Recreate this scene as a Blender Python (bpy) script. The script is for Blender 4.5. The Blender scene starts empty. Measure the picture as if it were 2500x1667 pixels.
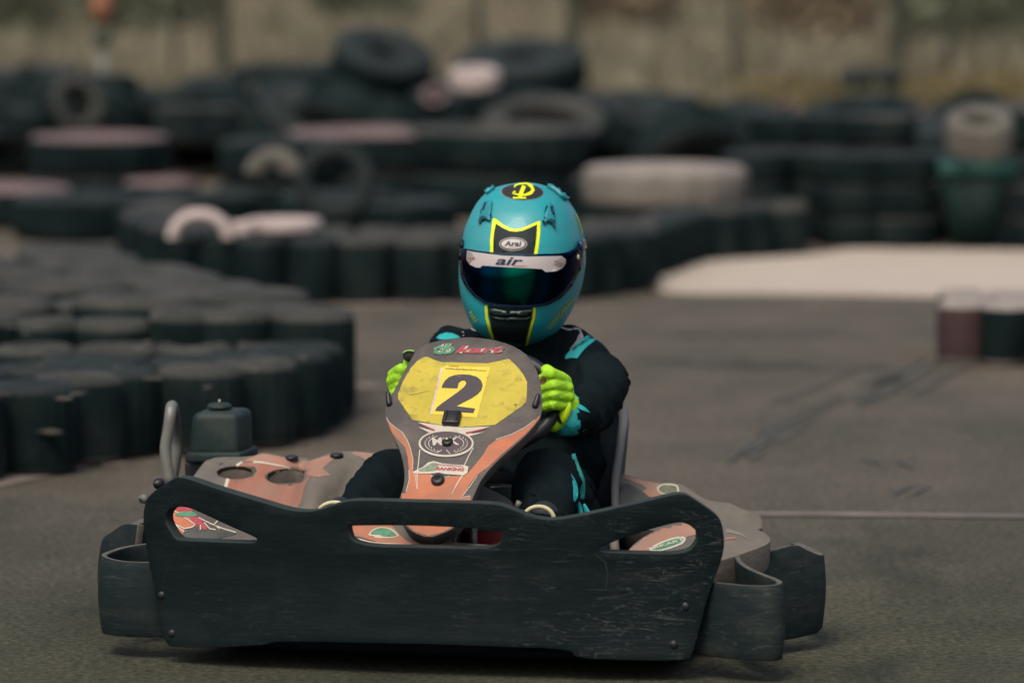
import bpy, bmesh, math, random
from mathutils import Vector, Matrix, noise
from mathutils.geometry import delaunay_2d_cdt, tessellate_polygon
from mathutils.bvhtree import BVHTree
random.seed(7)
S = bpy.context.scene
COL = S.collection
PI = math.pi
# ------------------------------------------------------------------ camera geometry
F = 12430.0; CH = 1.56; PT = math.atan(1154.5 / F)      # focal length in photo pixels, camera height, pitch down
YAW = math.radians(13); KX, KY = -.149, 9.75            # where the kart stands
CAM = Vector((0, 0, CH))
K = Matrix.Translation((KX, KY, 0)) @ Matrix.Rotation(-YAW, 4, 'Z')
KI = K.inverted()

def ray(u, v):
    r = (u - 1250) / F; w = -(v - 833.5) / F
    return Vector((r, math.cos(PT) + w * math.sin(PT), -math.sin(PT) + w * math.cos(PT)))
def G(u, v, z=0.0):                                       # point at height z
    d = ray(u, v); return CAM + d * ((z - CH) / d.z)
def W(u, v, y):                                           # point at distance y
    d = ray(u, v); return CAM + d * (y / d.y)
CL = KI @ CAM
def L(u, v, ly):                                          # kart-local point at kart-local depth ly
    d = (KI.to_3x3() @ ray(u, v)); return CL + d * ((ly - CL.y) / d.y)
def LF(u, v, fn, n=8):                                    # kart-local point on surface y = fn(x, z)
    y = .3
    for _ in range(n):
        p = L(u, v, y); y = y * .3 + fn(p.x, p.z) * .7
    return L(u, v, y)

# ------------------------------------------------------------------ materials
MATS = {}
def nodes_of(m):
    m.use_nodes = True; nt = m.node_tree; return nt, nt.nodes, nt.links
def mat(name, col, rough=.6, metal=0.0, var=.25, scale=8, bump=.0, bscale=60, dust=None, dustamt=.0, dscale=5, stretch=(1, 1, 1), coat=0, spec=.5, dlo=.45, dhi=.7):
    if name in MATS: return MATS[name]
    m = bpy.data.materials.new(name); nt, N, K_ = nodes_of(m)
    b = N['Principled BSDF']
    tc = N.new('ShaderNodeTexCoord'); mp = N.new('ShaderNodeMapping'); mp.inputs['Scale'].default_value = stretch
    K_.new(tc.outputs['Object'], mp.inputs['Vector'])
    n1 = N.new('ShaderNodeTexNoise'); n1.inputs['Scale'].default_value = scale; n1.inputs['Detail'].default_value = 6; n1.inputs['Roughness'].default_value = .65
    K_.new(mp.outputs[0], n1.inputs['Vector'])
    r = N.new('ShaderNodeValToRGB'); r.color_ramp.elements[0].position = .3; r.color_ramp.elements[1].position = .7
    lo = [max(0, c * (1 - var)) for c in col]; hi = [min(1, c * (1 + var)) for c in col]
    r.color_ramp.elements[0].color = (*lo, 1); r.color_ramp.elements[1].color = (*hi, 1)
    K_.new(n1.outputs['Fac'], r.inputs['Fac']); out = r.outputs['Color']
    if dust:
        n2 = N.new('ShaderNodeTexNoise'); n2.inputs['Scale'].default_value = dscale; n2.inputs['Detail'].default_value = 10; n2.inputs['Roughness'].default_value = .7
        K_.new(mp.outputs[0], n2.inputs['Vector'])
        r2 = N.new('ShaderNodeValToRGB'); r2.color_ramp.elements[0].position = dlo; r2.color_ramp.elements[1].position = dhi
        r2.color_ramp.elements[0].color = (0, 0, 0, 1); r2.color_ramp.elements[1].color = (dustamt,) * 3 + (1,)
        K_.new(n2.outputs['Fac'], r2.inputs['Fac'])
        mx = N.new('ShaderNodeMix'); mx.data_type = 'RGBA'
        K_.new(r2.outputs['Color'], mx.inputs[0]); K_.new(out, mx.inputs[6]); mx.inputs[7].default_value = (*dust, 1); out = mx.outputs[2]
    K_.new(out, b.inputs['Base Color'])
    b.inputs['Roughness'].default_value = rough; b.inputs['Metallic'].default_value = metal
    b.inputs['Coat Weight'].default_value = coat; b.inputs['Specular IOR Level'].default_value = spec
    if bump:
        n3 = N.new('ShaderNodeTexNoise'); n3.inputs['Scale'].default_value = bscale; n3.inputs['Detail'].default_value = 5
        K_.new(mp.outputs[0], n3.inputs['Vector'])
        bp = N.new('ShaderNodeBump'); bp.inputs['Strength'].default_value = bump; bp.inputs['Distance'].default_value = .01
        K_.new(n3.outputs['Fac'], bp.inputs['Height']); K_.new(bp.outputs[0], b.inputs['Normal'])
    MATS[name] = m; return m

DUST = (.23, .19, .155)
def scuffed(name, col, line, patch, dens=.55, spec=.15, patchamt=.6, lamt=.8, xlo=.25):
    m = bpy.data.materials.new(name); nt, N, K_ = nodes_of(m); b = N['Principled BSDF']; MATS[name] = m
    tc = N.new('ShaderNodeTexCoord')
    def nz(sc, st, det=4, rough=.55, dist=0):
        mp = N.new('ShaderNodeMapping'); mp.inputs['Scale'].default_value = st; K_.new(tc.outputs['Object'], mp.inputs['Vector'])
        n = N.new('ShaderNodeTexNoise'); n.inputs['Scale'].default_value = sc; n.inputs['Detail'].default_value = det; n.inputs['Roughness'].default_value = rough; n.inputs['Distortion'].default_value = dist
        K_.new(mp.outputs[0], n.inputs['Vector']); return n
    def ramp(n, st):
        r = N.new('ShaderNodeValToRGB'); e = r.color_ramp.elements; e[0].position = st[0][0]; e[0].color = (st[0][1],) * 3 + (1,); e[1].position = st[-1][0]; e[1].color = (st[-1][1],) * 3 + (1,)
        for p_, v in st[1:-1]: q = e.new(p_); q.color = (v,) * 3 + (1,)
        K_.new(n.outputs['Fac'], r.inputs['Fac']); return r.outputs[0]
    def mul(a, c):
        x = N.new('ShaderNodeMath'); x.operation = 'MULTIPLY'; K_.new(a, x.inputs[0])
        if isinstance(c, float): x.inputs[1].default_value = c
        else: K_.new(c, x.inputs[1])
        return x.outputs[0]
    def mixc(f, a, c):
        x = N.new('ShaderNodeMix'); x.data_type = 'RGBA'; K_.new(f, x.inputs[0])
        if isinstance(a, tuple): x.inputs[6].default_value = (*a, 1)
        else: K_.new(a, x.inputs[6])
        x.inputs[7].default_value = (*c, 1); return x.outputs[2]
    sx = N.new('ShaderNodeSeparateXYZ'); K_.new(tc.outputs['Object'], sx.inputs[0]); mr = N.new('ShaderNodeMapRange'); mr.inputs[1].default_value = -.2; mr.inputs[2].default_value = .25; mr.inputs[3].default_value = xlo; K_.new(sx.outputs['X'], mr.inputs[0]); xm = mr.outputs[0]
    pa = mul(ramp(nz(5, (1, 1, 2.5), 8, .7), [(.46, 0), (.74, 1)]), patchamt)
    c = mixc(pa, col, patch)
    for k, (sc, st, w_) in enumerate(((4.5, (1, 1, 8), .006), (7, (1.2, 1, 9), .005), (11, (1, 1, 7), .006))):
        l = ramp(nz(sc, st, 3, .5, .6), [(.5 - w_ * 2, 0), (.5, 1), (.5 + w_, 0)]); mk = mul(ramp(nz(2.6 + k, (1 + .5 * k, 1, 1.4), 3, .6), [(dens - .02, 0), (dens + .14, 1)]), xm)
        c = mixc(mul(mul(l, mk), lamt), c, line)
    K_.new(c, b.inputs['Base Color']); b.inputs['Roughness'].default_value = .62; b.inputs['Specular IOR Level'].default_value = spec
    n3 = nz(14, (1, 1, 4), 6, .7); bp = N.new('ShaderNodeBump'); bp.inputs['Strength'].default_value = .25; bp.inputs['Distance'].default_value = .006; K_.new(n3.outputs['Fac'], bp.inputs['Height']); K_.new(bp.outputs[0], b.inputs['Normal'])
    return m
plastic = scuffed('black_scuffed_plastic', (.0024, .0075, .0088), (.075, .085, .078), (.014, .022, .021), .50)
plastic2 = scuffed('dusty_black_plastic', (.010, .0185, .020), (.08, .088, .078), (.042, .048, .043), .50, patchamt=.85, lamt=.6, xlo=.8)
rimlitscuff = mat('scuffed_lit_edge', (.105, .095, .078), .8, var=.35, scale=14, dust=(.03, .035, .032), dustamt=.8, dscale=9)  # scuffed band rims; the light on their top edge is put into the colour
rimdark = mat('bumper_edge_lit_wear', (.016, .027, .024), .7, var=.35, scale=14)  # worn bumper edge, with sky light on the rim painted in as a paler tone
fairmat = mat('fairing_dusty_black', (.072, .062, .056), .55, var=.16, scale=14, dust=DUST, dustamt=.45, dscale=9, bump=.15, bscale=120, dlo=.45, dhi=.8)
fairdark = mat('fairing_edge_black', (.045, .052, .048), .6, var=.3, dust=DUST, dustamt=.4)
grayplas = mat('grey_brown_dusty_plastic', (.135, .118, .10), .7, var=.18, scale=7, dust=(.06, .065, .055), dustamt=.6, dscale=5, bump=.2, bscale=60)
orange = mat('faded_orange_sticker', (.47, .145, .065), .6, var=.16, scale=14, dust=(.20, .14, .10), dustamt=.8, dscale=9, dlo=.42, dhi=.75)
orange2 = mat('scuffed_orange_sticker', (.34, .125, .075), .6, var=.2, scale=12, dust=(.2, .15, .12), dustamt=.8, dscale=12, dlo=.35, dhi=.7)
pinkor = mat('sun_bleached_orange', (.33, .17, .12), .6, var=.15, scale=14, dust=DUST, dustamt=.7, dscale=12)
yellow = mat('dirty_yellow', (.50, .40, .04), .6, var=.16, scale=16, dust=(.17, .135, .04), dustamt=.95, dscale=32, dlo=.50, dhi=.74)
yellow2 = mat('number_sheet_yellow', (.74, .56, .055), .45, var=.05, scale=9, dust=(.5, .36, .06), dustamt=.4, dscale=20)
ink = mat('number_ink', (.055, .044, .048), .5, var=.1)
cream = mat('cream_print', (.50, .46, .38), .6, var=.12, scale=30)
whitep = mat('white_print', (.58, .53, .50), .6, var=.1, scale=20)
purp = mat('purple_black_print', (.075, .056, .062), .55, var=.12, scale=20)
redp = mat('red_print', (.36, .05, .07), .55, var=.15, scale=30)
greenp = mat('green_print', (.07, .21, .12), .55, var=.3, scale=40)
gold = mat('bolt_steel', (.3, .28, .2), .4, metal=.8)
rubberpart = mat('black_rubber_part', (.012, .013, .015), .45, var=.3)
steel = mat('dusty_steel', (.20, .20, .18), .5, metal=.25, var=.15, scale=12, dust=(.12, .12, .11), dustamt=.6, dscale=9)
tankm = mat('dusty_tank_plastic', (.012, .027, .028), .6, var=.2, scale=6, dust=(.10, .10, .08), dustamt=.5, dscale=4, spec=.25)
suit = mat('black_race_suit_cloth', (.005, .0100, .0122), .9, var=.35, scale=5, bump=1.0, bscale=12, spec=.08)
cyan = mat('cyan_cloth', (.015, .36, .37), .75, var=.12, scale=30, bump=.2, bscale=60)
piping = mat('grey_piping', (.42, .38, .37), .7)
hteal = mat('helmet_teal_paint', (.012, .31, .35), .42, var=.08, scale=4, dust=(.10, .28, .30), dustamt=.5, dscale=10, coat=.15, bump=.03, bscale=200)
hblack = mat('helmet_black_paint', (.009, .018, .02), .55, var=.1, spec=.25)
hyel = mat('helmet_fluo_yellow', (.78, .88, .0), .45, var=.03)
navy = mat('navy_print', (.012, .012, .05), .4)
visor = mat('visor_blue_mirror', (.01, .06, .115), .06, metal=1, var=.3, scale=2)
def _v():  # green centre band imitates a reflection, painted in by facing angle
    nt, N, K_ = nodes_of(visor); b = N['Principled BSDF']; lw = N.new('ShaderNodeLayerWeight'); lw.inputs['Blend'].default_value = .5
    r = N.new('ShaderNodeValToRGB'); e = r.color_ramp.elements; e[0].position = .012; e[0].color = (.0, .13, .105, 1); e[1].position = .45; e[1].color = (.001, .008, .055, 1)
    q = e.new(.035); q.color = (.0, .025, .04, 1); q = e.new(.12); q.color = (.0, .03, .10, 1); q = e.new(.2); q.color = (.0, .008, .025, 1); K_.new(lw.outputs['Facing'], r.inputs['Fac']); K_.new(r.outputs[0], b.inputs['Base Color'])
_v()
strip = mat('visor_strip_print', (.50, .44, .44), .35, var=.04)
sgrey = mat('silver_print', (.30, .27, .24), .4, var=.2, scale=60)
neon = mat('neon_glove', (.40, .78, .015), .7, var=.18, scale=22, bump=.35, bscale=45, dust=(.19, .42, .02), dustamt=.6, dscale=14)
netm = mat('glove_black_mesh', (.014, .02, .014), .8)
brown = mat('glove_brown_patch', (.20, .15, .04), .8)
redbody = mat('red_paint_part', (.12, .006, .008), .5)
tread = mat('tyre_tread_rubber', (.0035, .0112, .0118), .85, var=.5, scale=3, dust=(.020, .026, .023), dustamt=.6, dscale=4, bump=.4, bscale=30, spec=.12)
wall_ = mat('dusty_tyre_sidewall', (.030, .033, .029), .9, var=.45, scale=3, dust=(.085, .072, .064), dustamt=.8, dscale=2.5, bump=.4, bscale=30)
treadB = mat('tyre_tread_rubber_worn', (.006, .0145, .015), .85, var=.5, scale=3, dust=(.028, .031, .027), dustamt=.6, dscale=4, bump=.4, bscale=30, spec=.12)
wallD = mat('dark_tyre_sidewall', (.0055, .0125, .013), .85, var=.4, scale=3, dust=(.024, .027, .024), dustamt=.6, dscale=3, bump=.4, bscale=30)
whitem = mat('muted_white_painted_rubber', (.26, .225, .205), .8, var=.2, scale=5, dust=(.10, .09, .08), dustamt=.6, dscale=7)
whitet = mat('white_painted_rubber', (.50, .41, .385), .7, var=.15, scale=5, dust=(.16, .13, .12), dustamt=.5, dscale=6)
whited = mat('dirty_white_painted_rubber', (.18, .16, .135), .8, var=.2, scale=5, dust=(.10, .08, .075), dustamt=.7, dscale=6)
pinkt = mat('faded_pink_painted_rubber', (.16, .11, .11), .8, var=.2, scale=5, dust=(.08, .07, .065), dustamt=.6, dscale=6)
beigem = mat('dull_beige_rubber', (.115, .105, .088), .85, var=.25, scale=6)
redt = mat('faded_red_painted_rubber', (.042, .020, .019), .8, var=.2, scale=5)
kartrub = mat('kart_tyre_rubber', (.008, .010, .011), .75, var=.3)

# ------------------------------------------------------------------ object helpers
def link(o, parent=None):
    COL.objects.link(o)
    if parent is not None: o.parent = parent
    return o
def tag(o, label=None, cat=None, group=None, kind=None):
    if label: o['label'] = label
    if cat: o['category'] = cat
    if group: o['group'] = group
    if kind: o['kind'] = kind
    return o
def empty(name, mtx, label, cat, group=None):
    o = bpy.data.objects.new(name, None); COL.objects.link(o); o.matrix_world = mtx
    return tag(o, label, cat, group)
def meshobj(name, vs, fs, m, parent=None, smooth=True, mods=None):
    me = bpy.data.meshes.new(name); me.from_pydata([tuple(v) for v in vs], [], fs); me.validate(); me.update()
    for p in me.polygons: p.use_smooth = smooth
    ms = m if isinstance(m, (list, tuple)) else [m]
    for x in ms: me.materials.append(x)
    return link(bpy.data.objects.new(name, me), parent)
def bmobj(name, bm, m, parent=None, smooth=True):
    bmesh.ops.recalc_face_normals(bm, faces=bm.faces)
    me = bpy.data.meshes.new(name); bm.to_mesh(me); bm.free()
    for p in me.polygons: p.use_smooth = smooth
    ms = m if isinstance(m, (list, tuple)) else [m]
    for x in ms: me.materials.append(x)
    return link(bpy.data.objects.new(name, me), parent)
def bevel(o, w=.004, seg=2, ang=35):
    b = o.modifiers.new('b', 'BEVEL'); b.width = w; b.segments = seg; b.limit_method = 'ANGLE'; b.angle_limit = math.radians(ang); return o
def bake(o):                                              # apply modifiers
    dg = bpy.context.evaluated_depsgraph_get(); me = bpy.data.meshes.new_from_object(o.evaluated_get(dg)); o.modifiers.clear(); o.data = me
    return o
def chaikin(p, n=1, closed=True):
    for _ in range(n):
        q = []
        for i in range(len(p) if closed else len(p) - 1):
            a, b = Vector(p[i]), Vector(p[(i + 1) % len(p)])
            q += [a * .75 + b * .25, a * .25 + b * .75]
        p = q
    return [Vector(v) for v in p]
def inside(pt, poly):
    x, y = pt; c = False; n = len(poly); j = n - 1
    for i in range(n):
        xi, yi = poly[i][0], poly[i][1]; xj, yj = poly[j][0], poly[j][1]
        if (yi > y) != (yj > y) and x < (xj - xi) * (y - yi) / (yj - yi) + xi: c = not c
        j = i
    return c
def fill(outer, holes, step):                             # triangulate a 2D outline with an interior grid
    loops = [outer] + list(holes); pts = []; edges = []
    for lp in loops:
        d = []
        for i in range(len(lp)):
            a, b = Vector(lp[i]).to_2d(), Vector(lp[(i + 1) % len(lp)]).to_2d()
            k = max(1, int((b - a).length / step))
            for j in range(k): d.append(a.lerp(b, j / k))
        s = len(pts); pts += d; edges += [(s + i, s + (i + 1) % len(d)) for i in range(len(d))]
    xs = [p[0] for p in outer]; ys = [p[1] for p in outer]
    x = min(xs)
    bnd = list(pts)
    while x < max(xs):
        y = min(ys)
        while y < max(ys):
            q = (x, y)
            if inside(q, outer) and not any(inside(q, h) for h in holes) and min((b.x - x) ** 2 + (b.y - y) ** 2 for b in bnd) > (step * .4) ** 2: pts.append(Vector(q))
            y += step
        x += step
    v, e, f, *_ = delaunay_2d_cdt(pts, edges, [], 0, 1e-7)
    out = []
    for t in f:
        c = sum((v[i] for i in t), Vector((0, 0))) / len(t)
        if inside(c, outer) and not any(inside(c, h) for h in holes): out.append(t)
    return v, out
def shell(name, outpx, holespx, fn, thick, m, parent, step=.02, smooth=1, bev=.005, disp=None, offset=1):
    """a moulded sheet: outline on the surface y = fn(x, z), given depth by thick"""
    def conv(lp): return [(q.x, q.z) for q in (LF(u, v, fn) for u, v in lp)]
    o2 = chaikin(conv(outpx), smooth); h2 = [chaikin(conv(h), smooth) for h in holespx]
    v, f = fill(o2, h2, step)
    vs = [(p.x, fn(p.x, p.y) + (disp(p.x, p.y) if disp else 0), p.y) for p in v]
    # faces wound so the normal looks to -Y (the front)
    fs = []
    for t in f:
        a, b, c = (Vector(vs[i]) for i in t[:3])
        fs.append(tuple(t) if (b - a).cross(c - a).y < 0 else tuple(reversed(t)))
    o = meshobj(name, vs, fs, m, parent)
    s = o.modifiers.new('s', 'SOLIDIFY'); s.thickness = thick; s.offset = -1; s.use_even_offset = False
    if isinstance(m, list): s.material_offset_rim = 1
    if bev: bevel(o, bev, 2, 50)
    return o

class Target:                                             # surfaces that stickers are laid on (kart-local space)
    def __init__(self, objs):
        vs, ps = [], []
        dg = bpy.context.evaluated_depsgraph_get()
        for o in objs:
            me = o.evaluated_get(dg).to_mesh(); b = len(vs)
            vs += [v.co.copy() for v in me.vertices]; ps += [tuple(b + i for i in p.vertices) for p in me.polygons]
        self.b = BVHTree.FromPolygons(vs, ps)
        self.R = KI.to_3x3()
    def hit(self, u, v):
        d = (self.R @ ray(u, v)).normalized(); loc, nor, i, ds = self.b.ray_cast(CL, d)
        if loc is None: return None
        if nor.dot(d) > 0: nor = -nor
        return loc, nor
def sticker(name, T, tris, off, m, parent, thick=0.0):
    v2, f = tris; vs = []; ok = []
    for p in v2:
        h = T.hit(p[0], p[1])
        if h is None: vs.append(Vector((0, 0, 0))); ok.append(False)
        else: vs.append(h[0] + h[1] * off); ok.append(True)
    fs = [t for t in f if all(ok[i] for i in t)]
    # drop faces that jump over a depth gap
    fs2 = []
    for t in fs:
        ln = max((vs[t[i]] - vs[t[(i + 1) % len(t)]]).length for i in range(len(t)))
        if ln > .12: continue
        a, b, c = vs[t[0]], vs[t[1]], vs[t[2]]
        n = (b - a).cross(c - a)
        fs2.append(t if n.dot(a - CL) < 0 else tuple(reversed(t)))
    if not fs2: return None
    used = sorted({i for t in fs2 for i in t}); mp = {k: j for j, k in enumerate(used)}
    o = meshobj(name, [vs[i] for i in used], [tuple(mp[i] for i in t) for t in fs2], m, parent)
    if thick:
        s = o.modifiers.new('s', 'SOLIDIFY'); s.thickness = thick; s.offset = 1
    return o
def poly(pts, step=9, holes=(), sm=0): return fill([Vector(p) for p in (chaikin(pts, sm) if sm else pts)], [[Vector(q) for q in h] for h in holes], step)
def ell(cx, cy, rx, ry, n=36, rot=0, a0=0, a1=2 * PI):
    c, s = math.cos(rot), math.sin(rot); r = []
    for i in range(n):
        t = a0 + (a1 - a0) * i / n; x, y = rx * math.cos(t), ry * math.sin(t); r.append((cx + x * c - y * s, cy + x * s + y * c))
    return r
def merge(*ms):
    V, Fc = [], []
    for v, f in ms:
        b = len(V); V += [Vector((p[0], p[1])) for p in v]; Fc += [tuple(b + i for i in t) for t in f]
    return V, Fc
def stroke(p, w, step=6):
    p = [Vector(q) for q in p]; V, Fc = [], []; q = []
    for i in range(len(p) - 1):
        k = max(1, int((p[i + 1] - p[i]).length / step))
        q += [p[i].lerp(p[i + 1], j / k) for j in range(k)]
    q.append(p[-1])
    for i, a in enumerate(q):
        d = (q[min(i + 1, len(q) - 1)] - q[max(i - 1, 0)]).normalized(); n = Vector((-d.y, d.x))
        ww = w(i / (len(q) - 1)) if callable(w) else w
        V += [a + n * ww / 2, a - n * ww / 2]
        if i: Fc.append((2 * i - 2, 2 * i - 1, 2 * i + 1, 2 * i))
    return V, Fc
def text(s, p0, p1, h, bold=.0, shear=0.0, up=None, sub=2, space=1.0):
    """lettering as flat faces running from p0 to p1 (photo pixels), h tall"""
    c = bpy.data.curves.new('t', 'FONT'); c.body = s; c.size = 1; c.offset = bold; c.shear = shear; c.resolution_u = 3; c.space_character = space
    o = bpy.data.objects.new('t', c); COL.objects.link(o); dg = bpy.context.evaluated_depsgraph_get()
    me = bpy.data.meshes.new_from_object(o.evaluated_get(dg)); bm = bmesh.new(); bm.from_mesh(me)
    bmesh.ops.triangulate(bm, faces=bm.faces)
    xs = [v.co.x for v in bm.verts]; ys = [v.co.y for v in bm.verts]; x0, x1, y0, y1 = min(xs), max(xs), min(ys), max(ys)
    p0, p1 = Vector(p0), Vector(p1); ax = p1 - p0; ln = ax.length
    u = Vector(up) if up else Vector((ax.y, -ax.x)).normalized()
    V = [p0 + ax * ((v.co.x - x0) / (x1 - x0)) + u * h * ((v.co.y - y0) / (y1 - y0)) for v in bm.verts]
    Fc = [tuple(v.index for v in f.verts) for f in bm.faces]
    bm.free(); bpy.data.objects.remove(o); bpy.data.meshes.remove(me); bpy.data.curves.remove(c)
    return V, Fc
def C(ox, oy, sc):                                        # reads coordinates measured on an enlarged crop
    return lambda pts: [(ox + x / sc, oy + y / sc) for x, y in pts]

def tube(name, pts, r, m, parent, n=14, sm=2, closed=False, caps=True):
    P = chaikin(pts, sm, closed) if sm else [Vector(p) for p in pts]
    if not closed and sm: P = [Vector(pts[0])] + P + [Vector(pts[-1])]
    bm = bmesh.new(); rings = []; up = Vector((0, 0, 1)); N_ = len(P)
    for i, p in enumerate(P):
        a = P[(i - 1) % N_] if closed or i else p; b = P[(i + 1) % N_] if closed or i < N_ - 1 else p
        d = (b - a).normalized(); s = d.cross(up)
        if s.length < .1: s = d.cross(Vector((1, 0, 0)))
        s.normalize(); t = s.cross(d); up = t if not closed else up
        rr = r(i / (N_ - 1)) if callable(r) else r
        rings.append([bm.verts.new(p + (s * math.cos(2 * PI * k / n) + t * math.sin(2 * PI * k / n)) * rr) for k in range(n)])
    for i in range(len(rings) if closed else len(rings) - 1):
        A, B = rings[i], rings[(i + 1) % len(rings)]
        for k in range(n): bm.faces.new((A[k], A[(k + 1) % n], B[(k + 1) % n], B[k]))
    if not closed and caps: bm.faces.new(rings[0]); bm.faces.new(list(reversed(rings[-1])))
    return bmobj(name, bm, m, parent)
def box(name, c, s, m, parent, rot=None, bev=.004, taper=1.0, seg=3):
    bm = bmesh.new(); bmesh.ops.create_cube(bm, size=1)
    for v in bm.verts:
        k = taper if v.co.z > 0 else 1
        v.co = Vector((v.co.x * s[0] * k, v.co.y * s[1] * k, v.co.z * s[2]))
    if bev: bmesh.ops.bevel(bm, geom=list(bm.edges), offset=bev, segments=seg, affect='EDGES', profile=.5)
    if rot: bmesh.ops.rotate(bm, verts=bm.verts, matrix=rot)
    bmesh.ops.translate(bm, verts=bm.verts, vec=Vector(c))
    return bmobj(name, bm, m, parent)
def lathe(name, prof, m, parent=None, n=48, mid=None, slots=None, mod=None, mtx=None):
    """prof: closed or open (r, z) loop round Z"""
    vs, fs = [], []; np_ = len(prof)
    for i in range(n):
        a = 2 * PI * i / n
        for j, (r, z) in enumerate(prof):
            rr = r + (mod(a, j, r, z) if mod else 0)
            vs.append(Vector((rr * math.cos(a), rr * math.sin(a), z)))
    for i in range(n):
        for j in range(np_ if mid else np_ - 1):
            a, b = i * np_ + j, i * np_ + (j + 1) % np_; c, d = ((i + 1) % n) * np_ + (j + 1) % np_, ((i + 1) % n) * np_ + j
            fs.append((a, b, c, d) if True else None)
    if mtx: vs = [mtx @ v for v in vs]
    o = meshobj(name, vs, fs, m, parent)
    if slots:
        for k, p in enumerate(o.data.polygons): p.material_index = slots[k % (np_ if mid else np_ - 1)]
    bm = bmesh.new(); bm.from_mesh(o.data); bmesh.ops.recalc_face_normals(bm, faces=bm.faces); bm.to_mesh(o.data); bm.free()
    for p in o.data.polygons: p.use_smooth = True
    return o
def disc(name, c, nrm, r, t, m, parent, n=24, bev=.3):
    nrm = Vector(nrm).normalized(); q = nrm.to_track_quat('Z', 'Y').to_matrix().to_4x4(); M = Matrix.Translation(c) @ q; b = t * bev
    return lathe(name, [(0.0001, 0), (r, 0), (r, t - b), (r - b, t), (0.0001, t)], m, parent, n, mtx=M)
def capsule(bm, a, ra, b, rb, n=16):
    a, b = Vector(a), Vector(b); d = b - a; ln = max(d.length, 1e-5); q = d.to_track_quat('Z', 'Y').to_matrix()
    rings = []
    prof = [(ra * math.cos(t), -ra * math.sin(t)) for t in (PI / 2 * .97, PI / 3, PI / 6, 0)] + [(rb * math.cos(t), ln + rb * math.sin(t)) for t in (0, PI / 6, PI / 3, PI / 2 * .97)]
    for r, z in prof: rings.append([bm.verts.new(a + q @ Vector((r * math.cos(2 * PI * k / n), r * math.sin(2 * PI * k / n), z))) for k in range(n)])
    for i in range(len(rings) - 1):
        for k in range(n): bm.faces.new((rings[i][k], rings[i][(k + 1) % n], rings[i + 1][(k + 1) % n], rings[i + 1][k]))
    bm.faces.new(list(reversed(rings[0]))); bm.faces.new(rings[-1])
def blob(bm, c, r, rot=None, n=16):
    M = Matrix.Translation(c) @ (rot.to_4x4() if rot else Matrix.Identity(4)) @ Matrix.Diagonal((*r, 1))
    bmesh.ops.create_uvsphere(bm, u_segments=n * 2, v_segments=n, radius=1, matrix=M)
def union(name, bm, voxel, m, parent, smooth=4, wr=0.0, wscale=10, seed=0):
    o = bmobj(name, bm, m, parent)
    r = o.modifiers.new('r', 'REMESH'); r.mode = 'VOXEL'; r.voxel_size = voxel
    s = o.modifiers.new('s', 'SMOOTH'); s.factor = .5; s.iterations = smooth
    bake(o)
    if wr:
        for v in o.data.vertices:
            p = v.co
            a = noise.noise(Vector((p.x * wscale * .8 + seed, p.y * wscale * .8, p.z * wscale * 2.0)))
            q2 = p + noise.noise_vector(p * 5) * .04; a += .7 * (1 - 2.5 * abs(noise.noise(Vector((q2.x * wscale * .9, q2.y * wscale * 1.6, (q2.z + .9 * q2.x) * wscale * 2.6))))) * (1 if wr > .004 else 0)
            b = 1 - abs(noise.noise(Vector((p.x * wscale * 1.3, p.y * wscale + 3 + seed, (p.z + .6 * p.x) * wscale * 1.7)))) * 3
            v.co = p + v.normal * wr * (a * .8 + max(0, b) * .8)
    for p in o.data.polygons: p.use_smooth = True
    return o
# ================================================================== THE KART
kart = empty('go_kart', K, 'racing go-kart with scuffed black front bumper, orange pods and a yellow number 2 panel', 'go-kart')
XC = -.045
# ---- front bumper
def fb(x, z):
    a = abs(x - XC) / .58
    return .085 * a ** 2.4 + .10 * max(0, z - .25) + .05 * max(0, .16 - z) + .012 * math.cos((z - .2) * 14)
OUT = [(348.5, 1261), (353, 1232), (363, 1207), (423, 1167.6), (435.5, 1163.5), (464.6, 1169.7), (535, 1194.6), (634.5, 1223.6), (709, 1246.4), (754.7, 1249.3), (787.9, 1242), (833.5, 1225.6), (870.8, 1220), (1020, 1224.4), (1150, 1227), (1200, 1230), (1225, 1233), (1263, 1248), (1305, 1265), (1355.8, 1269.5), (1410.5, 1260), (1494.7, 1242), (1587, 1221), (1646, 1206), (1667, 1205.5), (1684, 1210.5), (1751.6, 1256.8), (1762, 1273.7), (1768.4, 1311.6), (1768, 1337), (1762, 1366), (1730.5, 1446), (1704, 1545), (1690.5, 1595), (1680, 1612), (1520, 1610), (1402, 1606), (1398, 1583), (1200, 1577), (1020, 1570), (657, 1563), (655, 1575), (427, 1581), (402, 1570), (388, 1501), (374, 1418), (361, 1364), (354.7, 1323)]
HL = [(402.4, 1265), (404.5, 1254.7), (414.8, 1242), (427, 1238), (452, 1236), (485, 1248.4), (560, 1284), (622, 1310), (629, 1318), (620, 1326), (520, 1322), (440, 1319), (427, 1314.8), (404.5, 1277.5)]
HC = [(846, 1286), (862, 1282), (1030, 1282), (1229, 1293), (1229, 1299), (1216, 1341), (1040, 1336), (862, 1333)]
HR = [(1450, 1347), (1490.5, 1324), (1562, 1299), (1646, 1275.8), (1673.7, 1274.5), (1701, 1294.7), (1704, 1311.6), (1701, 1324), (1677, 1352), (1560, 1351)]
bumper = shell('front_bumper', OUT, [HL, HC, HR], fb, .030, [plastic, rimdark], kart, step=.022, smooth=2, bev=.007)
Tb = Target([bumper]); rs = random.Random(5)
gouge = mat('pale_gouge', (.030, .044, .040), .8, var=.5, scale=40)
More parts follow.
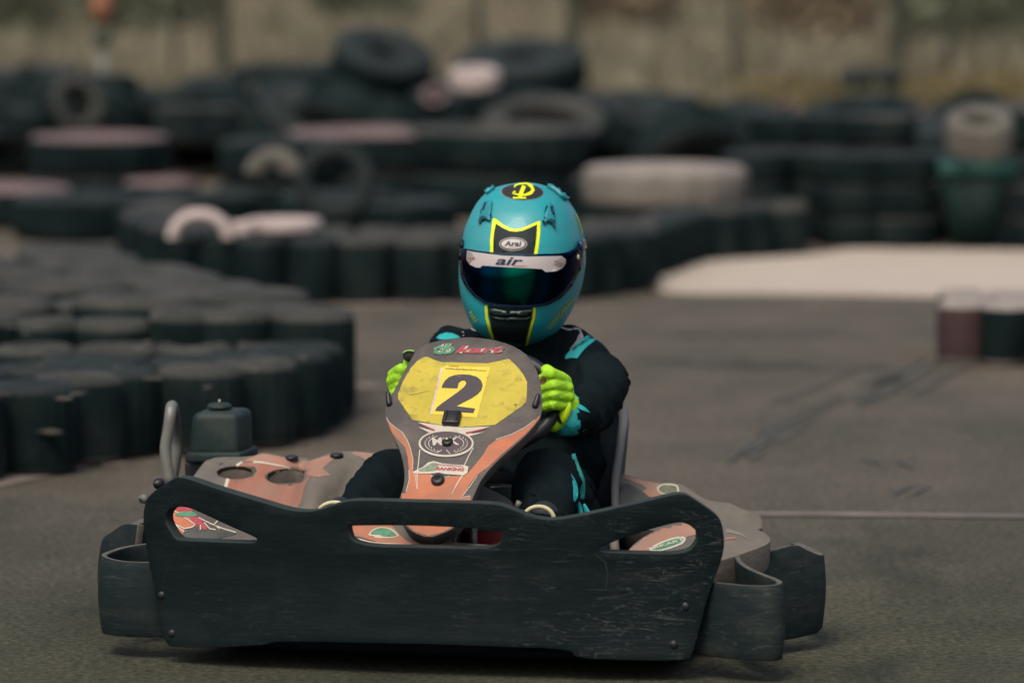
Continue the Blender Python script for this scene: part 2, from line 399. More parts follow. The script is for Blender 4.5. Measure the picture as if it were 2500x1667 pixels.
for k_ in range(14):
    u0, v0 = (rs.uniform(1290, 1700), rs.uniform(1370, 1590)) if k_ < 18 else (rs.uniform(400, 560), rs.uniform(1400, 1560)); ln_ = rs.uniform(15, 70); dy_ = rs.uniform(-5, 8)
    sticker('gouge', Tb, stroke([(u0, v0), (u0 + ln_ * .5, v0 + dy_ * .2), (u0 + ln_, v0 + dy_)], lambda t, w_=rs.uniform(.8, 2.2): .3 + w_ * math.sin(t * PI)), .0012, gouge, bumper)
sticker('moulding_seam', Tb, stroke([(1452, 1350), (1478, 1372), (1484, 1400), (1478, 1440)], 1.2), .0012, gouge, bumper)
for u, v in ((1673, 1479), (1644, 1572), (420, 1545), (395, 1452)):
    p = LF(u, v, fb); disc('bolt', p + Vector((0, .004, 0)), (0, -1, 0), .008, .008, rubberpart, bumper, 12)
# ---- wraparound ends of the bumper: an upright band bent in plan
def band(name, plan, z0, z1, t, m, parent, sm=2, lean=0.0):
    """plan: (x, y, ztop[, zbottom]) points; an upright band of thickness t"""
    P = [Vector((*q, z0)) if len(q) == 3 else Vector(q) for q in plan]
    q = []
    for _ in range(sm):
        q = [P[0]]
        for i in range(len(P) - 1): q += [P[i] * .75 + P[i + 1] * .25, P[i] * .25 + P[i + 1] * .75]
        q.append(P[-1]); P = q
    vs, fs = [], []; nz = 8
    for i, p in enumerate(P):
        for k in range(nz + 1):
            f = k / nz; z = p[3] + (p[2] - p[3]) * f; bl = math.sin(f * PI) * .006
            vs.append((p[0] + bl * (1 if p[0] > XC else -1), p[1] - bl, z))
    for i in range(len(P) - 1):
        for k in range(nz): a = i * (nz + 1) + k; fs.append((a, a + nz + 1, a + nz + 2, a + 1))
    o = meshobj(name, vs, fs, m, parent); s = o.modifiers.new('s', 'SOLIDIFY'); s.thickness = t; s.offset = 0
    if m is plastic2: o.data.materials.append(rimlitscuff); s.material_offset_rim = 1
    bevel(o, .003, 2, 50); return o
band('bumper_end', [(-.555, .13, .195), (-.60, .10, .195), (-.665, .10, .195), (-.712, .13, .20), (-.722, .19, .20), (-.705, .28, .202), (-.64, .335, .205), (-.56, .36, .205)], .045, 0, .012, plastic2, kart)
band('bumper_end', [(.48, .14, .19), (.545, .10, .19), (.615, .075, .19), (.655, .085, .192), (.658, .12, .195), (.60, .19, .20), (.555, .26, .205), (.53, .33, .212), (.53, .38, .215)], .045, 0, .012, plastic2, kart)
# side guards behind the bumper ends
def gpt(u, v, y, vb): a = L(u, v, y); b = L(u, vb, y); return (a.x, a.y, a.z, b.z)
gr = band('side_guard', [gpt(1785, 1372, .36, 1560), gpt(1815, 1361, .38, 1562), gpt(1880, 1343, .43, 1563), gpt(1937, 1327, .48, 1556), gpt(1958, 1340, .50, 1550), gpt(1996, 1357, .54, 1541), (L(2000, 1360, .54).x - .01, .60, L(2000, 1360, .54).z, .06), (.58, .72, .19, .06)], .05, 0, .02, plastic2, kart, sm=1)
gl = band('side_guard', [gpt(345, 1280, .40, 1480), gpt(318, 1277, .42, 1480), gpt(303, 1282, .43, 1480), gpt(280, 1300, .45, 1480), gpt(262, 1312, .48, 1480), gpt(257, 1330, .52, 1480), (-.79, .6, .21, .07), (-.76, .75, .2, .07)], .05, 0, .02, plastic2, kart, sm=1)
# ---- floor tray, frame and axle
box('floor_tray', (XC, .62, .04), (.98, 1.12, .006), mat('underside_black', (.003, .0045, .0045), .9, spec=.05), kart, bev=.002)  # tray made extra wide to deepen the shade under the kart
box('shade_tray', (XC + .01, .30, .040), (.66, .30, .052), mat('underside_black', (.003, .0045, .0045), .9, spec=.05), kart, bev=.006)  # black box added low behind the bumper to block light from the ground
for sx in (-1, 1):
    tube('frame_rail', [(XC + sx * .20, .12, .06), (XC + sx * .30, .35, .06), (XC + sx * .30, 1.0, .07), (XC + sx * .20, 1.3, .10)], .016, rubberpart, kart)
tube('front_axle_beam', [(XC - .42, .36, .125), (XC, .34, .11), (XC + .42, .36, .125)], .015, rubberpart, kart)
tube('rear_axle', [(XC - .28, 1.13, .12), (XC + .27, 1.13, .12)], .02, steel, kart, sm=0)
def wheel(c, R, w):
    prof = []
    for r, z in ((.55, -.42), (.72, -.5), (.93, -.46), (1, -.32), (1, 0), (1, .32), (.93, .46), (.72, .5), (.55, .42), (.55, 0)): prof.append((r * R, z * w))
    M = Matrix.Translation(c) @ Matrix.Rotation(PI / 2, 4, 'Y')
    wh = lathe('wheel', [(R * .12, -w * .2), (R * .5, -w * .25), (R * .56, -w * .42), (R * .56, w * .42), (R * .5, w * .25), (R * .12, w * .2)], steel, kart, 32, mid=True, mtx=M)
    lathe('tyre', prof, kartrub, wh, 48, mid=True, mtx=M)
wheel((XC - .40, .30, .105), .105, .12); wheel((XC + .42, .30, .105), .105, .12)
wheel((XC - .26, 1.13, .12), .12, .14); wheel((XC + .245, 1.13, .12), .12, .14)
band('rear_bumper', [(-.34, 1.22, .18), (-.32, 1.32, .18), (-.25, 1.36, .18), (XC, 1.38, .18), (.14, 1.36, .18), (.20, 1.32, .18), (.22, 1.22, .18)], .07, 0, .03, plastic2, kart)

# ---- low nose panel seen through the openings of the bumper
def fn_(x, z): return .20 + 1.0 * (z - .20) + .10 * ((x - XC) / .4) ** 2
nose = shell('nose_panel', [(838, 1350), (835, 1305), (842, 1268), (900, 1262), (985, 1264), (1010, 1290), (1046, 1318), (1100, 1322), (1220, 1331), (1400, 1336), (1515, 1342), (1515, 1362), (1200, 1362)], [], fn_, .03, grayplas, kart, step=.025)
T = Target([nose]); c4 = C(740, 1050, 5.2275); c5 = C(1150, 1060, 4.9)
sticker('orange_sticker', T, poly(c4([(530, 1290), (520, 1180), (640, 1150), (1060, 1150), (1150, 1230), (1230, 1330), (1330, 1420), (1600, 1455), (2091, 1430), (2400, 1440), (2750, 1480), (2750, 1530), (600, 1530)])), .0006, orange, nose)
sticker('white_stripe', T, stroke(c4([(600, 1385), (700, 1400), (850, 1440), (1000, 1455), (1500, 1468), (1650, 1470)]), lambda t: 9 - 7 * t), .0012, cream, nose)
sticker('purple_stripe', T, stroke(c4([(620, 1360), (720, 1368), (830, 1400), (930, 1425)]), lambda t: 5 - 3 * t), .0013, purp, nose)
sticker('green_crest', T, poly(c4([(830, 1350), (860, 1290), (960, 1235), (1100, 1245), (1180, 1290), (1240, 1370), (930, 1385), (900, 1350)]), 5, sm=1), .0014, cream, nose)
sticker('green_crest', T, poly(c4([(855, 1335), (880, 1295), (970, 1248), (1090, 1258), (1160, 1300), (1215, 1360), (1010, 1362), (990, 1335)]), 5, sm=1), .002, greenp, nose)
box('pedal_box', tuple(L(1198, 1315, .42)), (.075, .05, .09), redbody, kart)
tube('pedal_stay', [L(1160, 1345, .36), L(1158, 1278, .38)], .006, steel, kart, sm=0)
tube('side_stay', [L(1502, 1350, .5), L(1499, 1322, .52), L(1506, 1240, .6)], .010, grayplas, kart, sm=0)

# ---- side pods
def podbody(name, top, y0, yl, zb, m, parent, slope, xcurve=0, step=.02, extra=None, sm=1, thick=.05, cx=0):
    f = lambda x, z: y0 + slope * (z - zb) + xcurve * (x - cx) ** 2
    return shell(name, top, [], f, thick, m, parent, step=step, smooth=sm, bev=.012, disp=extra), f
c3 = C(360, 960, 5.2275)
# right-hand (viewer's left) pod front with graphics, seen through the left opening
pL, fL = podbody('side_pod', [(385, 1345), (384, 1262), (400, 1232), (430, 1222), (470, 1228), (560, 1262), (640, 1300), (660, 1345)], .33, .8, .24, grayplas, kart, 1.3, .5, cx=-.5)
T = Target([pL]); c7 = C(380, 1210, 7.84)
sticker('orange_sticker', T, poly(c7([(150, 330), (160, 200), (280, 120), (420, 90), (620, 150), (760, 250), (650, 330), (760, 420), (850, 560), (740, 590), (560, 640), (480, 810), (300, 800)]), 6), .0006, orange, pL)
sticker('black_panel', T, poly(c7([(700, 240), (1300, 480), (1900, 740), (1950, 900), (480, 880), (560, 690), (740, 590), (900, 590), (760, 430)]), 6), .0010, fairmat, pL)
sticker('red_lettering', T, poly(c7([(300, 200), (640, 190), (720, 285), (430, 300)]), 5), .0014, redp, pL)
sticker('green_lettering', T, poly(c7([(350, 370), (450, 320), (700, 300), (800, 360), (780, 400), (640, 400), (450, 410)]), 5, sm=1), .0016, greenp, pL)
sticker('red_lettering', T, poly(c7([(640, 400), (830, 410), (1010, 610), (960, 660), (890, 640), (860, 570), (770, 570)]), 5), .0016, redp, pL)
for pts in ([(280, 275), (440, 340)], [(170, 500), (300, 520), (560, 640), (700, 610), (760, 560), (640, 480), (560, 430)], [(240, 510), (420, 600), (550, 700)], [(830, 430), (1050, 540), (1300, 640), (1540, 710)], [(1190, 490), (1120, 560), (1230, 640)], [(930, 520), (1040, 640), (1150, 660)], [(200, 330), (180, 500)], [(860, 570), (860, 660)]):
    sticker('cream_outline', T, stroke(c7(pts), 2.6), .0022, cream, pL)
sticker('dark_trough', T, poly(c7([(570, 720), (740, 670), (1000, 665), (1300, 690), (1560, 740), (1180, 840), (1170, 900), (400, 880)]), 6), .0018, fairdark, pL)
# right-hand engine cover with two cup recesses
def bump(x, z, px, py, sx, sz, h, ly): q = L(px, py, ly); return h * math.exp(-((x - q.x) / sx) ** 2 - ((z - q.z) / sz) ** 2)
REC = [(575, 1153.5, 47, 16), (698, 1164.5, 49, 19)]
def cup(x, z, y):
    w = K @ Vector((x, y, z)); d = w - CAM
    fw = d.y * math.cos(PT) - d.z * math.sin(PT); upc = d.y * math.sin(PT) + d.z * math.cos(PT)
    u = 1250 + F * d.x / fw; v = 833.5 - F * upc / fw; r = 0
    for cx, cy, rx, ry in REC:
        q = ((u - cx) / rx) ** 2 + ((v - cy) / ry) ** 2
        if q < 1.35: r = max(r, min(1, (1.35 - q) / .5))
    return r * .06
def fE(x, z): return .74 + 1.9 * (z - .27)
def dE(x, z):
    y = fE(x, z)
    return - bump(x, z, 848, 1160, .05, .05, .07, .95) + bump(x, z, 770, 1130, .025, .06, .05, .95) + bump(x, z, 890, 1180, .02, .05, .04, .9)
EC = [(455, 1190), (466, 1171), (482, 1149), (500, 1125), (513, 1121), (530, 1115), (614, 1114.5), (637, 1105), (658, 1106), (698.6, 1116), (729, 1123.5), (750, 1124), (772, 1118), (805, 1105), (822, 1100), (847, 1099), (912, 1105), (964, 1108), (1010, 1112), (1010, 1270), (760, 1280), (620, 1255), (500, 1215)]
eng = shell('engine_cover', EC, [ell(*q, 20) for q in REC], fE, .05, grayplas, kart, step=.011, smooth=1, bev=.012, disp=dE)
fEd = lambda x, z: fE(x, z) + dE(x, z)
for cx, cy, rx, ry in REC:
    vs, fs = [], []; rings = ((1.1, .004), (1, .012), (.96, .030), (.86, .044), (.6, .050), (.3, .052)); nn_ = 36
    for sc, dp in rings:
        for u, v in ell(cx, cy, rx * sc, ry * sc, nn_):
            q = LF(cx + (u - cx) * 1.02, v, fEd); vs.append(q + Vector((0, .35, -.94)) * dp)
    for i in range(len(rings) - 1):
        for k in range(nn_): fs.append((i * nn_ + k, i * nn_ + (k + 1) % nn_, (i + 1) * nn_ + (k + 1) % nn_, (i + 1) * nn_ + k))
    fs.append(tuple((len(rings) - 1) * nn_ + k for k in range(nn_)))
    meshobj('cup_recess', vs, fs, grayplas, eng)
RH = [ell(a, b, c * 1.06, d * 1.06, 24) for a, b, c, d in REC]
T = Target([eng])
sticker('orange_sticker', T, poly(c3([(1050, 1100), (1340, 1075), (1400, 1000), (1370, 940), (1160, 930), (1220, 880), (1500, 890), (2000, 1010), (2080, 1060), (2010, 1190), (1960, 1400), (1900, 1480), (1500, 1420), (1030, 1230), (1010, 1215)]), 7, holes=RH[1:]), .0008, orange2, eng)
sticker('bleached_sticker', T, poly(c3([(1200, 875), (1380, 800), (1460, 775), (1560, 785), (1770, 830), (1930, 865), (2060, 865), (2190, 830), (2400, 770), (2500, 770), (2350, 860), (2240, 960), (2340, 1050), (2180, 1070), (2080, 1060), (1960, 985), (1700, 930), (1500, 890), (1350, 870)]), 7), .0009, pinkor, eng)
sticker('bleached_sticker', T, poly(c3([(2640, 745), (2900, 775), (3160, 775), (3160, 960), (2930, 990), (2860, 900), (2750, 830), (2600, 770)]), 7), .0009, pinkor, eng)
sticker('cream_stripe', T, stroke(c3([(1350, 880), (1450, 885), (1700, 930), (1930, 980)]), lambda t: 5 - 3 * t), .0016, cream, eng)
sticker('cream_stripe', T, stroke(c3([(1030, 1095), (990, 1225)]), 8), .0016, cream, eng)
sticker('cream_stripe', T, stroke(c3([(1140, 925), (1210, 880)]), 5), .0016, cream, eng)
sticker('dark_tear', T, poly(c3([(905, 905), (940, 885), (970, 890), (950, 905), (915, 915)]), 4), .0015, fairdark, eng)
for (u, v) in ((555, 1165), (704, 1175)):
    p = LF(u, v, fEd) + Vector((0, 0, -.012)); bm = bmesh.new()
    for k in range(9): blob(bm, p + Vector((random.uniform(-.014, .014), random.uniform(-.012, .004), random.uniform(-.004, .004))), (.006, .006, .004), n=5)
    bmobj('debris', bm, rubberpart, eng)
for (u, v) in ((712, 1120), (822, 1114)):
    h = T.hit(u, v)
    if h: disc('fastener', h[0], (0, -.1, 1), .014, .007, rubberpart, eng, 16)
# left-hand (viewer's right) pod: low oval nose and the taller body behind it
pR, fR = podbody('side_pod', [(1516, 1372), (1530, 1345), (1560, 1316), (1610, 1288), (1660, 1274), (1720, 1276), (1770, 1279), (1815, 1282), (1858, 1294), (1884, 1312), (1876, 1328), (1830, 1345), (1780, 1362), (1700, 1385)], .34, .8, .22, grayplas, kart, 2.4, .7, cx=.42, sm=2, thick=.10)
T = Target([pR]); c6 = C(1200, 1000, 2.375)
sticker('orange_sticker', T, poly(c6([(770, 835), (860, 740), (960, 690), (1070, 655), (1190, 670), (1200, 720), (1050, 760), (960, 800), (900, 835)]), 7), .0008, pinkor, pR)
sticker('green_crest', T, poly(c6([(900, 820), (960, 775), (1060, 740), (1130, 735), (1120, 775), (1060, 800), (970, 825)]), 5, sm=1), .0012, cream, pR)
sticker('green_crest', T, poly(c6([(925, 812), (975, 780), (1060, 750), (1115, 745), (1105, 770), (1050, 792), (970, 816)]), 5, sm=1), .0016, greenp, pR)
sticker('cream_lettering', T, text('TBKART', c6([(905, 822)])[0], c6([(1120, 760)])[0], 6, bold=.02), .0022, cream, pR)
sticker('white_scrape', T, stroke(c6([(1360, 700), (1440, 720), (1500, 755)]), lambda t: 10 - 8 * t), .001, whited, pR)
sticker('orange_scrape', T, stroke(c6([(1355, 750), (1415, 745)]), 5), .0014, orange2, pR)
def fB(x, z): return .95 + 1.5 * (z - .22) + .3 * (x - .2) ** 2
bodyR = shell('side_body', [(1500, 1262), (1503, 1180), (1512, 1153), (1545, 1163), (1571, 1171), (1604, 1177), (1655, 1179), (1672, 1185), (1695, 1202), (1722, 1219), (1755, 1225), (1785, 1227.5), (1806, 1242), (1844, 1250.5), (1860, 1264), (1861, 1296), (1760, 1310), (1600, 1300)], [], fB, .12, grayplas, kart, step=.02, bev=.014, disp=lambda x, z: bump(x, z, 1812, 1262, .012, .04, .015, 1.0))
T = Target([bodyR])
sticker('bleached_sticker', T, poly(c6([(742, 385), (752, 372), (880, 412), (960, 425), (1000, 440), (1010, 500), (950, 530), (860, 480), (900, 460), (880, 440), (800, 410)]), 7), .0008, pinkor, bodyR)
sticker('green_crest', T, poly(c6([(950, 460), (985, 428), (1075, 432), (1090, 465), (1080, 495), (1000, 500)]), 6, sm=1), .0012, cream, bodyR)
sticker('green_crest', T, poly(c6([(962, 462), (992, 437), (1068, 440), (1080, 466), (1072, 488), (1002, 492)]), 6, sm=1), .0016, mat('weathered_green_print', (.13, .15, .09), .6, var=.3, scale=60), bodyR)
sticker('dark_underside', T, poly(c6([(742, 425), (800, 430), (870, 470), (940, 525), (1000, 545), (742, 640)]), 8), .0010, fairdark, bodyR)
# grey footwell cover between the fairing and the driver's knee
def fG(x, z): return .42 + .9 * (z - .28)
shell('footwell_cover', [(1130, 1250), (1165, 1178), (1195, 1190), (1240, 1212), (1256, 1228), (1256, 1290), (1130, 1290)], [], fG, .03, grayplas, kart, step=.03)
tube('steering_column', [(XC, .22, .12), (XC, .62, .47)], .012, rubberpart, kart, sm=0)
box('cross_brace', tuple(L(1215, 1165, .60)), (.16, .03, .022), rubberpart, kart, bev=.004)
tube('brake_pipe', [L(1196, 1190, .58), L(1230, 1187, .58), L(1262, 1190, .58)], .003, gold, kart)

# ---- tank, hoop, seat
def rb(name, pts, y, dep, m, parent, bw=.02, zz=0):
    P = [L(u, v, y) for u, v in pts]; vs = [(p.x, y, p.z) for p in P] + [(p.x, y + dep, p.z) for p in P]; n = len(P)
    fs = [tuple(range(n)), tuple(reversed(range(n, 2 * n)))] + [(i, i + n, (i + 1) % n + n, (i + 1) % n) for i in range(n)]
    bm = bmesh.new(); V = [bm.verts.new(v) for v in vs]
    for f in fs: bm.faces.new([V[i] for i in f])
    bmesh.ops.recalc_face_normals(bm, faces=bm.faces); bmesh.ops.bevel(bm, geom=list(bm.edges), offset=bw, segments=5, affect='EDGES', profile=.5, clamp_overlap=True)
    return bmobj(name, bm, m, parent)
tank = rb('fuel_tank', [(457, 1114), (468, 1007), (580, 1007), (584, 1114)], .98, .12, tankm, kart, .016)
rb('tank_flange', [(448, 1131), (452, 1104), (588, 1104), (588, 1131)], .97, .14, tankm, tank, .008)
rb('tank_bracket', [(452, 1190), (450, 1129), (500, 1129), (500, 1190)], 1.0, .12, rubberpart, tank, .004)
p = L(536, 1007, 1.04); p.z = L(537, 1007, .98).z - .002
disc('filler_cap', p + Vector((0, 0, .000)), (0, 0, 1), .018, .006, rubberpart, tank)
cap = disc('filler_cap', p + Vector((0, 0, .005)), (0, 0, 1), .027, .010, tankm, tank, 20, .5)
tube('vent_pin', [p + Vector((0, 0, .012)), p + Vector((0, 0, .024))], .0028, gold, cap, sm=0, n=8)
tube('guard_hoop', [L(416, 1185, .86), L(406, 1125, .86), L(403, 1092, .86), L(411, 1050, .86), L(416, 1010, .86), L(418, 992, .875), L(422, 990, .90), L(428, 1030, .97), L(432, 1070, 1.0), L(431, 1110, 1.0), L(424, 1150, 1.0), L(420, 1180, 1.0)], .0122, steel, kart, sm=2)
disc('knob', L(393, 1180, .14), (-.6, -1, .1), .011, .02, rubberpart, kart, 20, .45)
disc('knob', L(358, 1218, .13), (-.9, -1, .2), .009, .02, steel, kart, 20, .45)

def seatgrid():
    # edge (left side of image is hidden): (px, py, local y), centre line (y, z)
    E_ = [(.150, .72, .155), (.168, .84, .175), L(1504, 1265, .93), L(1501, 1215, .97), L(1503, 1160, 1.01), L(1511, 1110, 1.05), L(1518, 1060, 1.09), L(1524, 1020, 1.13), L(1520, 1000, 1.17), L(1490, 992, 1.20)]
    Cn = [(.72, .085), (.84, .07), (.97, .065), (1.06, .085), (1.13, .15), (1.18, .22), (1.21, .29), (1.235, .36), (1.25, .40), (1.26, .43)]
    return [Vector(e) for e in E_], Cn
E_, Cn = seatgrid(); vs, fs = [], []; ns = 24
for e, (cy, cz) in zip(E_, Cn):
    for k in range(ns + 1):
        s = -1 + 2 * k / ns; a = abs(s); sg = 1 if s > 0 else -1
        x = XC + sg * (e.x - XC) * math.sin(a * PI / 2) ** .8; w = a ** 3.2
        vs.append((x, cy + (e.y - cy) * w, cz + (e.z - cz) * w))
for i in range(len(E_) - 1):
    for k in range(ns): a = i * (ns + 1) + k; fs.append((a, a + 1, a + ns + 2, a + ns + 1))
seat = meshobj('seat', vs, fs, mat('seat_black_plastic', (.010, .016, .017), .5, var=.2), kart); s = seat.modifiers.new('s', 'SOLIDIFY'); s.thickness = .012; s.offset = 0
rimmat = mat('seat_rim_grey', (.155, .15, .142), .6, var=.1, dust=(.08, .09, .085), dustamt=.5)
for sg in (1, -1):
    tube('seat_rim', [Vector((XC + sg * (e.x - XC), e.y, e.z)) for e in E_[1:]], lambda t: .008 + .0045 * t ** 2, rimmat, seat, sm=2)

# ---- steering fairing with number 2
cF = C(900, 780, 3.0157)
def fF(x, z): return .115 + 1.17 * (z - .256) + 1.1 * (x + .055) ** 2 * (1 if abs(x + .055) < .2 else 1.0) + .03 * math.exp(-((z - .40) / .05) ** 2) * -.3
FO = cF([(770, 130), (690, 131), (570, 145), (470, 165), (400, 192), (350, 225), (315, 285), (250, 400), (190, 520), (150, 585), (124, 650), (118, 690), (130, 745), (170, 840), (220, 930), (250, 1030), (264, 1120), (262, 1200), (240, 1285), (212, 1345)]) + [(969, 1235), (974, 1255), (987, 1281), (1010, 1300), (1046, 1312), (1080, 1302), (1113, 1286), (1135, 1262), (1151, 1235)] + cF([(757, 1345), (762, 1320), (795, 1250), (822, 1190), (885, 1102), (1000, 992), (1150, 862), (1215, 790), (1262, 728), (1280, 650), (1275, 520), (1250, 400), (1205, 310), (1145, 240), (1040, 182), (900, 145)])
fair = shell('steering_fairing', FO, [], fF, .028, fairmat, kart, step=.016, smooth=1, bev=.009)
T = Target([fair]); c1 = C(940, 790, 4.611)
def fs_(name, tris, m, off, thick=0): return sticker(name, T, tris, off, m, fair, thick)
fs_('orange_sticker', poly(cF([(122, 712), (150, 762), (195, 800), (250, 840), (285, 895), (308, 960), (325, 1030), (322, 1105), (345, 1130), (462, 1140), (500, 1165), (520, 1170), (560, 1168), (610, 1152), (700, 1152), (740, 1120), (800, 1050), (850, 985), (880, 930), (935, 890), (1050, 852), (1150, 800), (1225, 745), (1266, 700), (1256, 728), (1210, 785), (1150, 848), (1000, 975), (875, 1090), (790, 1150), (745, 1210), (715, 1270), (680, 1312), (752, 1303), (752, 1330)]) + [(1146, 1240), (1130, 1262), (1110, 1284), (1080, 1299), (1046, 1308), (1012, 1297), (990, 1279), (978, 1255), (974, 1240)] + cF([(218, 1340), (243, 1262), (278, 1270), (300, 1180), (298, 1120), (290, 1020), (268, 940), (232, 900), (176, 838), (138, 745)]), 8), orange, .0006)
fs_('cream_outline', merge(stroke(cF([(124, 706), (150, 756), (195, 795), (250, 835), (286, 890), (310, 955), (328, 1030), (325, 1105)]), 1.6), stroke(cF([(935, 886), (1050, 848), (1150, 796), (1225, 741)]), 1.6), stroke(cF([(276, 1268), (300, 1180), (298, 1110)]), 1.6)), cream, .0012)
fs_('cream_outline', merge(stroke(cF([(378, 960), (368, 1060), (358, 1130)]), 2.4), stroke(cF([(358, 1130), (360, 1250)]), lambda t: 3 - 2 * t), stroke(cF([(340, 1130), (358, 1250)]), 1.4), stroke(cF([(772, 945), (735, 1010), (705, 1075)]), 2.4), stroke(cF([(690, 1150), (640, 1230), (612, 1288)]), lambda t: 4 - 3 * t), stroke(cF([(800, 1150), (745, 1230), (682, 1312), (750, 1300)]), 1.6), stroke(cF([(450, 1150), (520, 1178), (600, 1152)]), 1.4)), cream, .0014)
fs_('yellow_panel', poly(c1([(440, 378), (470, 375), (505, 385), (560, 412), (650, 438), (760, 437), (1150, 450), (1270, 425), (1390, 398), (1430, 430), (1500, 500), (1560, 580), (1600, 660), (1598, 760), (1590, 880), (1540, 930), (1240, 1140), (1050, 1155), (870, 1165), (650, 1145), (310, 1085), (230, 970), (150, 850), (148, 790), (200, 660), (290, 500), (360, 425)]), 9), yellow, .0008)
fs_('number_sheet', poly(c1([(630, 505), (650, 500), (690, 474), (1185, 494), (1035, 1062), (505, 1022)]), 9), yellow2, .0014)
fs_('sheet_white_edge', poly(c1([(630, 505), (655, 504), (528, 1022), (505, 1022)]), 9), mat('sheet_edge_white', (.62, .52, .45), .5), .0018)
fs_('number_2', poly(c1([(640, 728), (650, 690), (680, 645), (725, 607), (790, 585), (870, 577), (960, 583), (1035, 606), (1082, 645), (1100, 700), (1085, 755), (1045, 800), (960, 855), (880, 895), (805, 935), (1015, 962), (996, 1012), (800, 1000), (565, 988), (585, 950), (640, 905), (740, 835), (830, 770), (890, 720), (915, 685), (912, 660), (890, 646), (860, 650), (832, 672), (815, 735)]), 7), ink, .0022)
fs_('web_address', text('www.kartparibuk.com', c1([(675, 522)])[0], c1([(1138, 548)])[0], 4.4, bold=.02), ink, .0022)
for hh, col, o_, b_ in ((0, cream, .0012, .045), (1, None, .0022, .0)):
    a, b = c1([(548, 350)])[0], c1([(790, 352)])[0]; a2, b2 = c1([(790, 338)])[0], c1([(1345, 340)])[0]
    fs_('brand_lettering', text('tb', a, b, 27, bold=b_ + .03, shear=.35), col or greenp, o_)
    fs_('brand_lettering', text('kart', a2, b2, 18, bold=b_ + .03, shear=.35), col or redp, o_)
fs_('white_chevron', poly(c1([(370, 1112), (650, 1150), (870, 1172), (1060, 1165), (1190, 1160), (930, 1235), (990, 1240), (1120, 1225), (940, 1272), (900, 1240), (800, 1205), (690, 1200), (590, 1215), (520, 1240), (370, 1165), (440, 1180), (560, 1215)]), 7), cream, .0012)
fs_('red_slash', merge(stroke(c1([(400, 1130), (560, 1210)]), lambda t: 1 + 4 * t), stroke(c1([(910, 1240), (1150, 1180)]), lambda t: 5 - 4 * t)), redp, .0018)
fs_('crest_disc', poly(ell(*c1([(690, 1355)])[0], 63, 30.5, 48), 8), purp, .0016)
fs_('crest_ring', poly(ell(*c1([(690, 1355)])[0], 67, 33, 48), 6, holes=[ell(*c1([(690, 1352)])[0], 62.5, 28.5, 48)]), cream, .0022)
fs_('crest_lettering', text('MSK', c1([(530, 1378)])[0], c1([(840, 1372)])[0], 19, bold=.03, shear=-.1), cream, .0024)
lv = []
for sg in (-1, 1):
    for k in range(9):
        t = math.radians(25 + k * 14); 
        for rr in (.80, .70):
            x = 690 + sg * math.sin(t) * 290 * rr; y = 1360 + math.cos(t) * 135 * rr
            dx, dy = sg * math.cos(t) * 34 + sg * (10 if rr > .75 else -14), -math.sin(t) * 20 - 6
            lv.append(stroke(c1([(x, y), (x + dx, y + dy)]), lambda t: 2.6 - 2 * abs(t - .4)))
lv += [stroke(c1([(640, 1430), (590, 1460)]), 2), stroke(c1([(690, 1425), (735, 1475)]), 2)]
fs_('laurel_wreath', merge(*lv), cream, .0024)
fs_('sponsor_badge', poly(cF([(325, 1125), (400, 1090), (440, 1055), (480, 1045), (540, 1062), (620, 1070), (700, 1075), (735, 1085), (728, 1130), (700, 1150), (560, 1140), (520, 1130), (450, 1138), (335, 1135)]), 6), cream, .0020)
fs_('sponsor_badge', poly(cF([(350, 1122), (420, 1090), (460, 1062), (490, 1058), (520, 1068), (500, 1110), (470, 1122)]), 6, sm=1), mat('badge_grey_green', (.18, .23, .15), .6, var=.3, scale=90), .0026)
fs_('sponsor_lettering', merge(text('PROFESSIONAL', cF([(505, 1078)])[0], cF([(700, 1092)])[0], 3.6, bold=.02), text('RANKING', cF([(495, 1113)])[0], cF([(705, 1122)])[0], 8, bold=.05, shear=.2)), redp, .0028)
fs_('scratch', merge(stroke(c1([(285, 805), (400, 785), (510, 755)]), lambda t: 1.6 * (1 - t) + .4), stroke(c1([(900, 1052), (1030, 1062)]), 1)), mat('scratch_dark', (.2, .16, .03), .7), .0012)
fs_('rust_spot', poly(ell(*c1([(1470, 918)])[0], 3.5, 3, 12), 3), brown, .0014)
h = T.hit(*c1([(755, 1088)])[0])
q = h[1].to_track_quat('Z', 'Y').to_matrix()
bm = bmesh.new(); bmesh.ops.create_cube(bm, size=1, matrix=Matrix.Diagonal((.036, .036, .014, 1))); bmesh.ops.bevel(bm, geom=list(bm.edges), offset=.0045, segments=3, affect='EDGES', profile=.5)
for sx in (-.011, .011): capsule(bm, (sx, -.012, .007), .003, (sx, .012, .007), .003, 8)
for v in bm.verts: v.co = h[0] + q @ Vector((v.co.x, v.co.y, v.co.z + .006))
bmobj('panel_clamp', bm, rubberpart, fair)
for (u, v), r in (((*c1([(705, 1345)])[0],), .0115), ((*C(740, 1050, 5.2275)([(1722, 645)])[0],), .0135)):
    h = T.hit(u, v); b0 = disc('bolt', h[0], h[1], r, .009, rubberpart, fair, 24, .4)
    disc('bolt_head', h[0] + h[1] * .008, h[1], r * .5, .008 if r < .012 else .001, gold if r < .012 else kartrub, b0, 6, .2)
for u, v, dx in ((952, 974, -.35), (1312, 979, .3)):
    P = LF(u, v, fF); d = Vector((dx * .4, .15, .55)).normalized()
    bm = bmesh.new(); capsule(bm, P - d * .008 - Vector((0, .012, 0)), .0065, P + d * .012 - Vector((0, .008, 0)), .005, 10); bmobj('edge_clip', bm, rubberpart, fair)
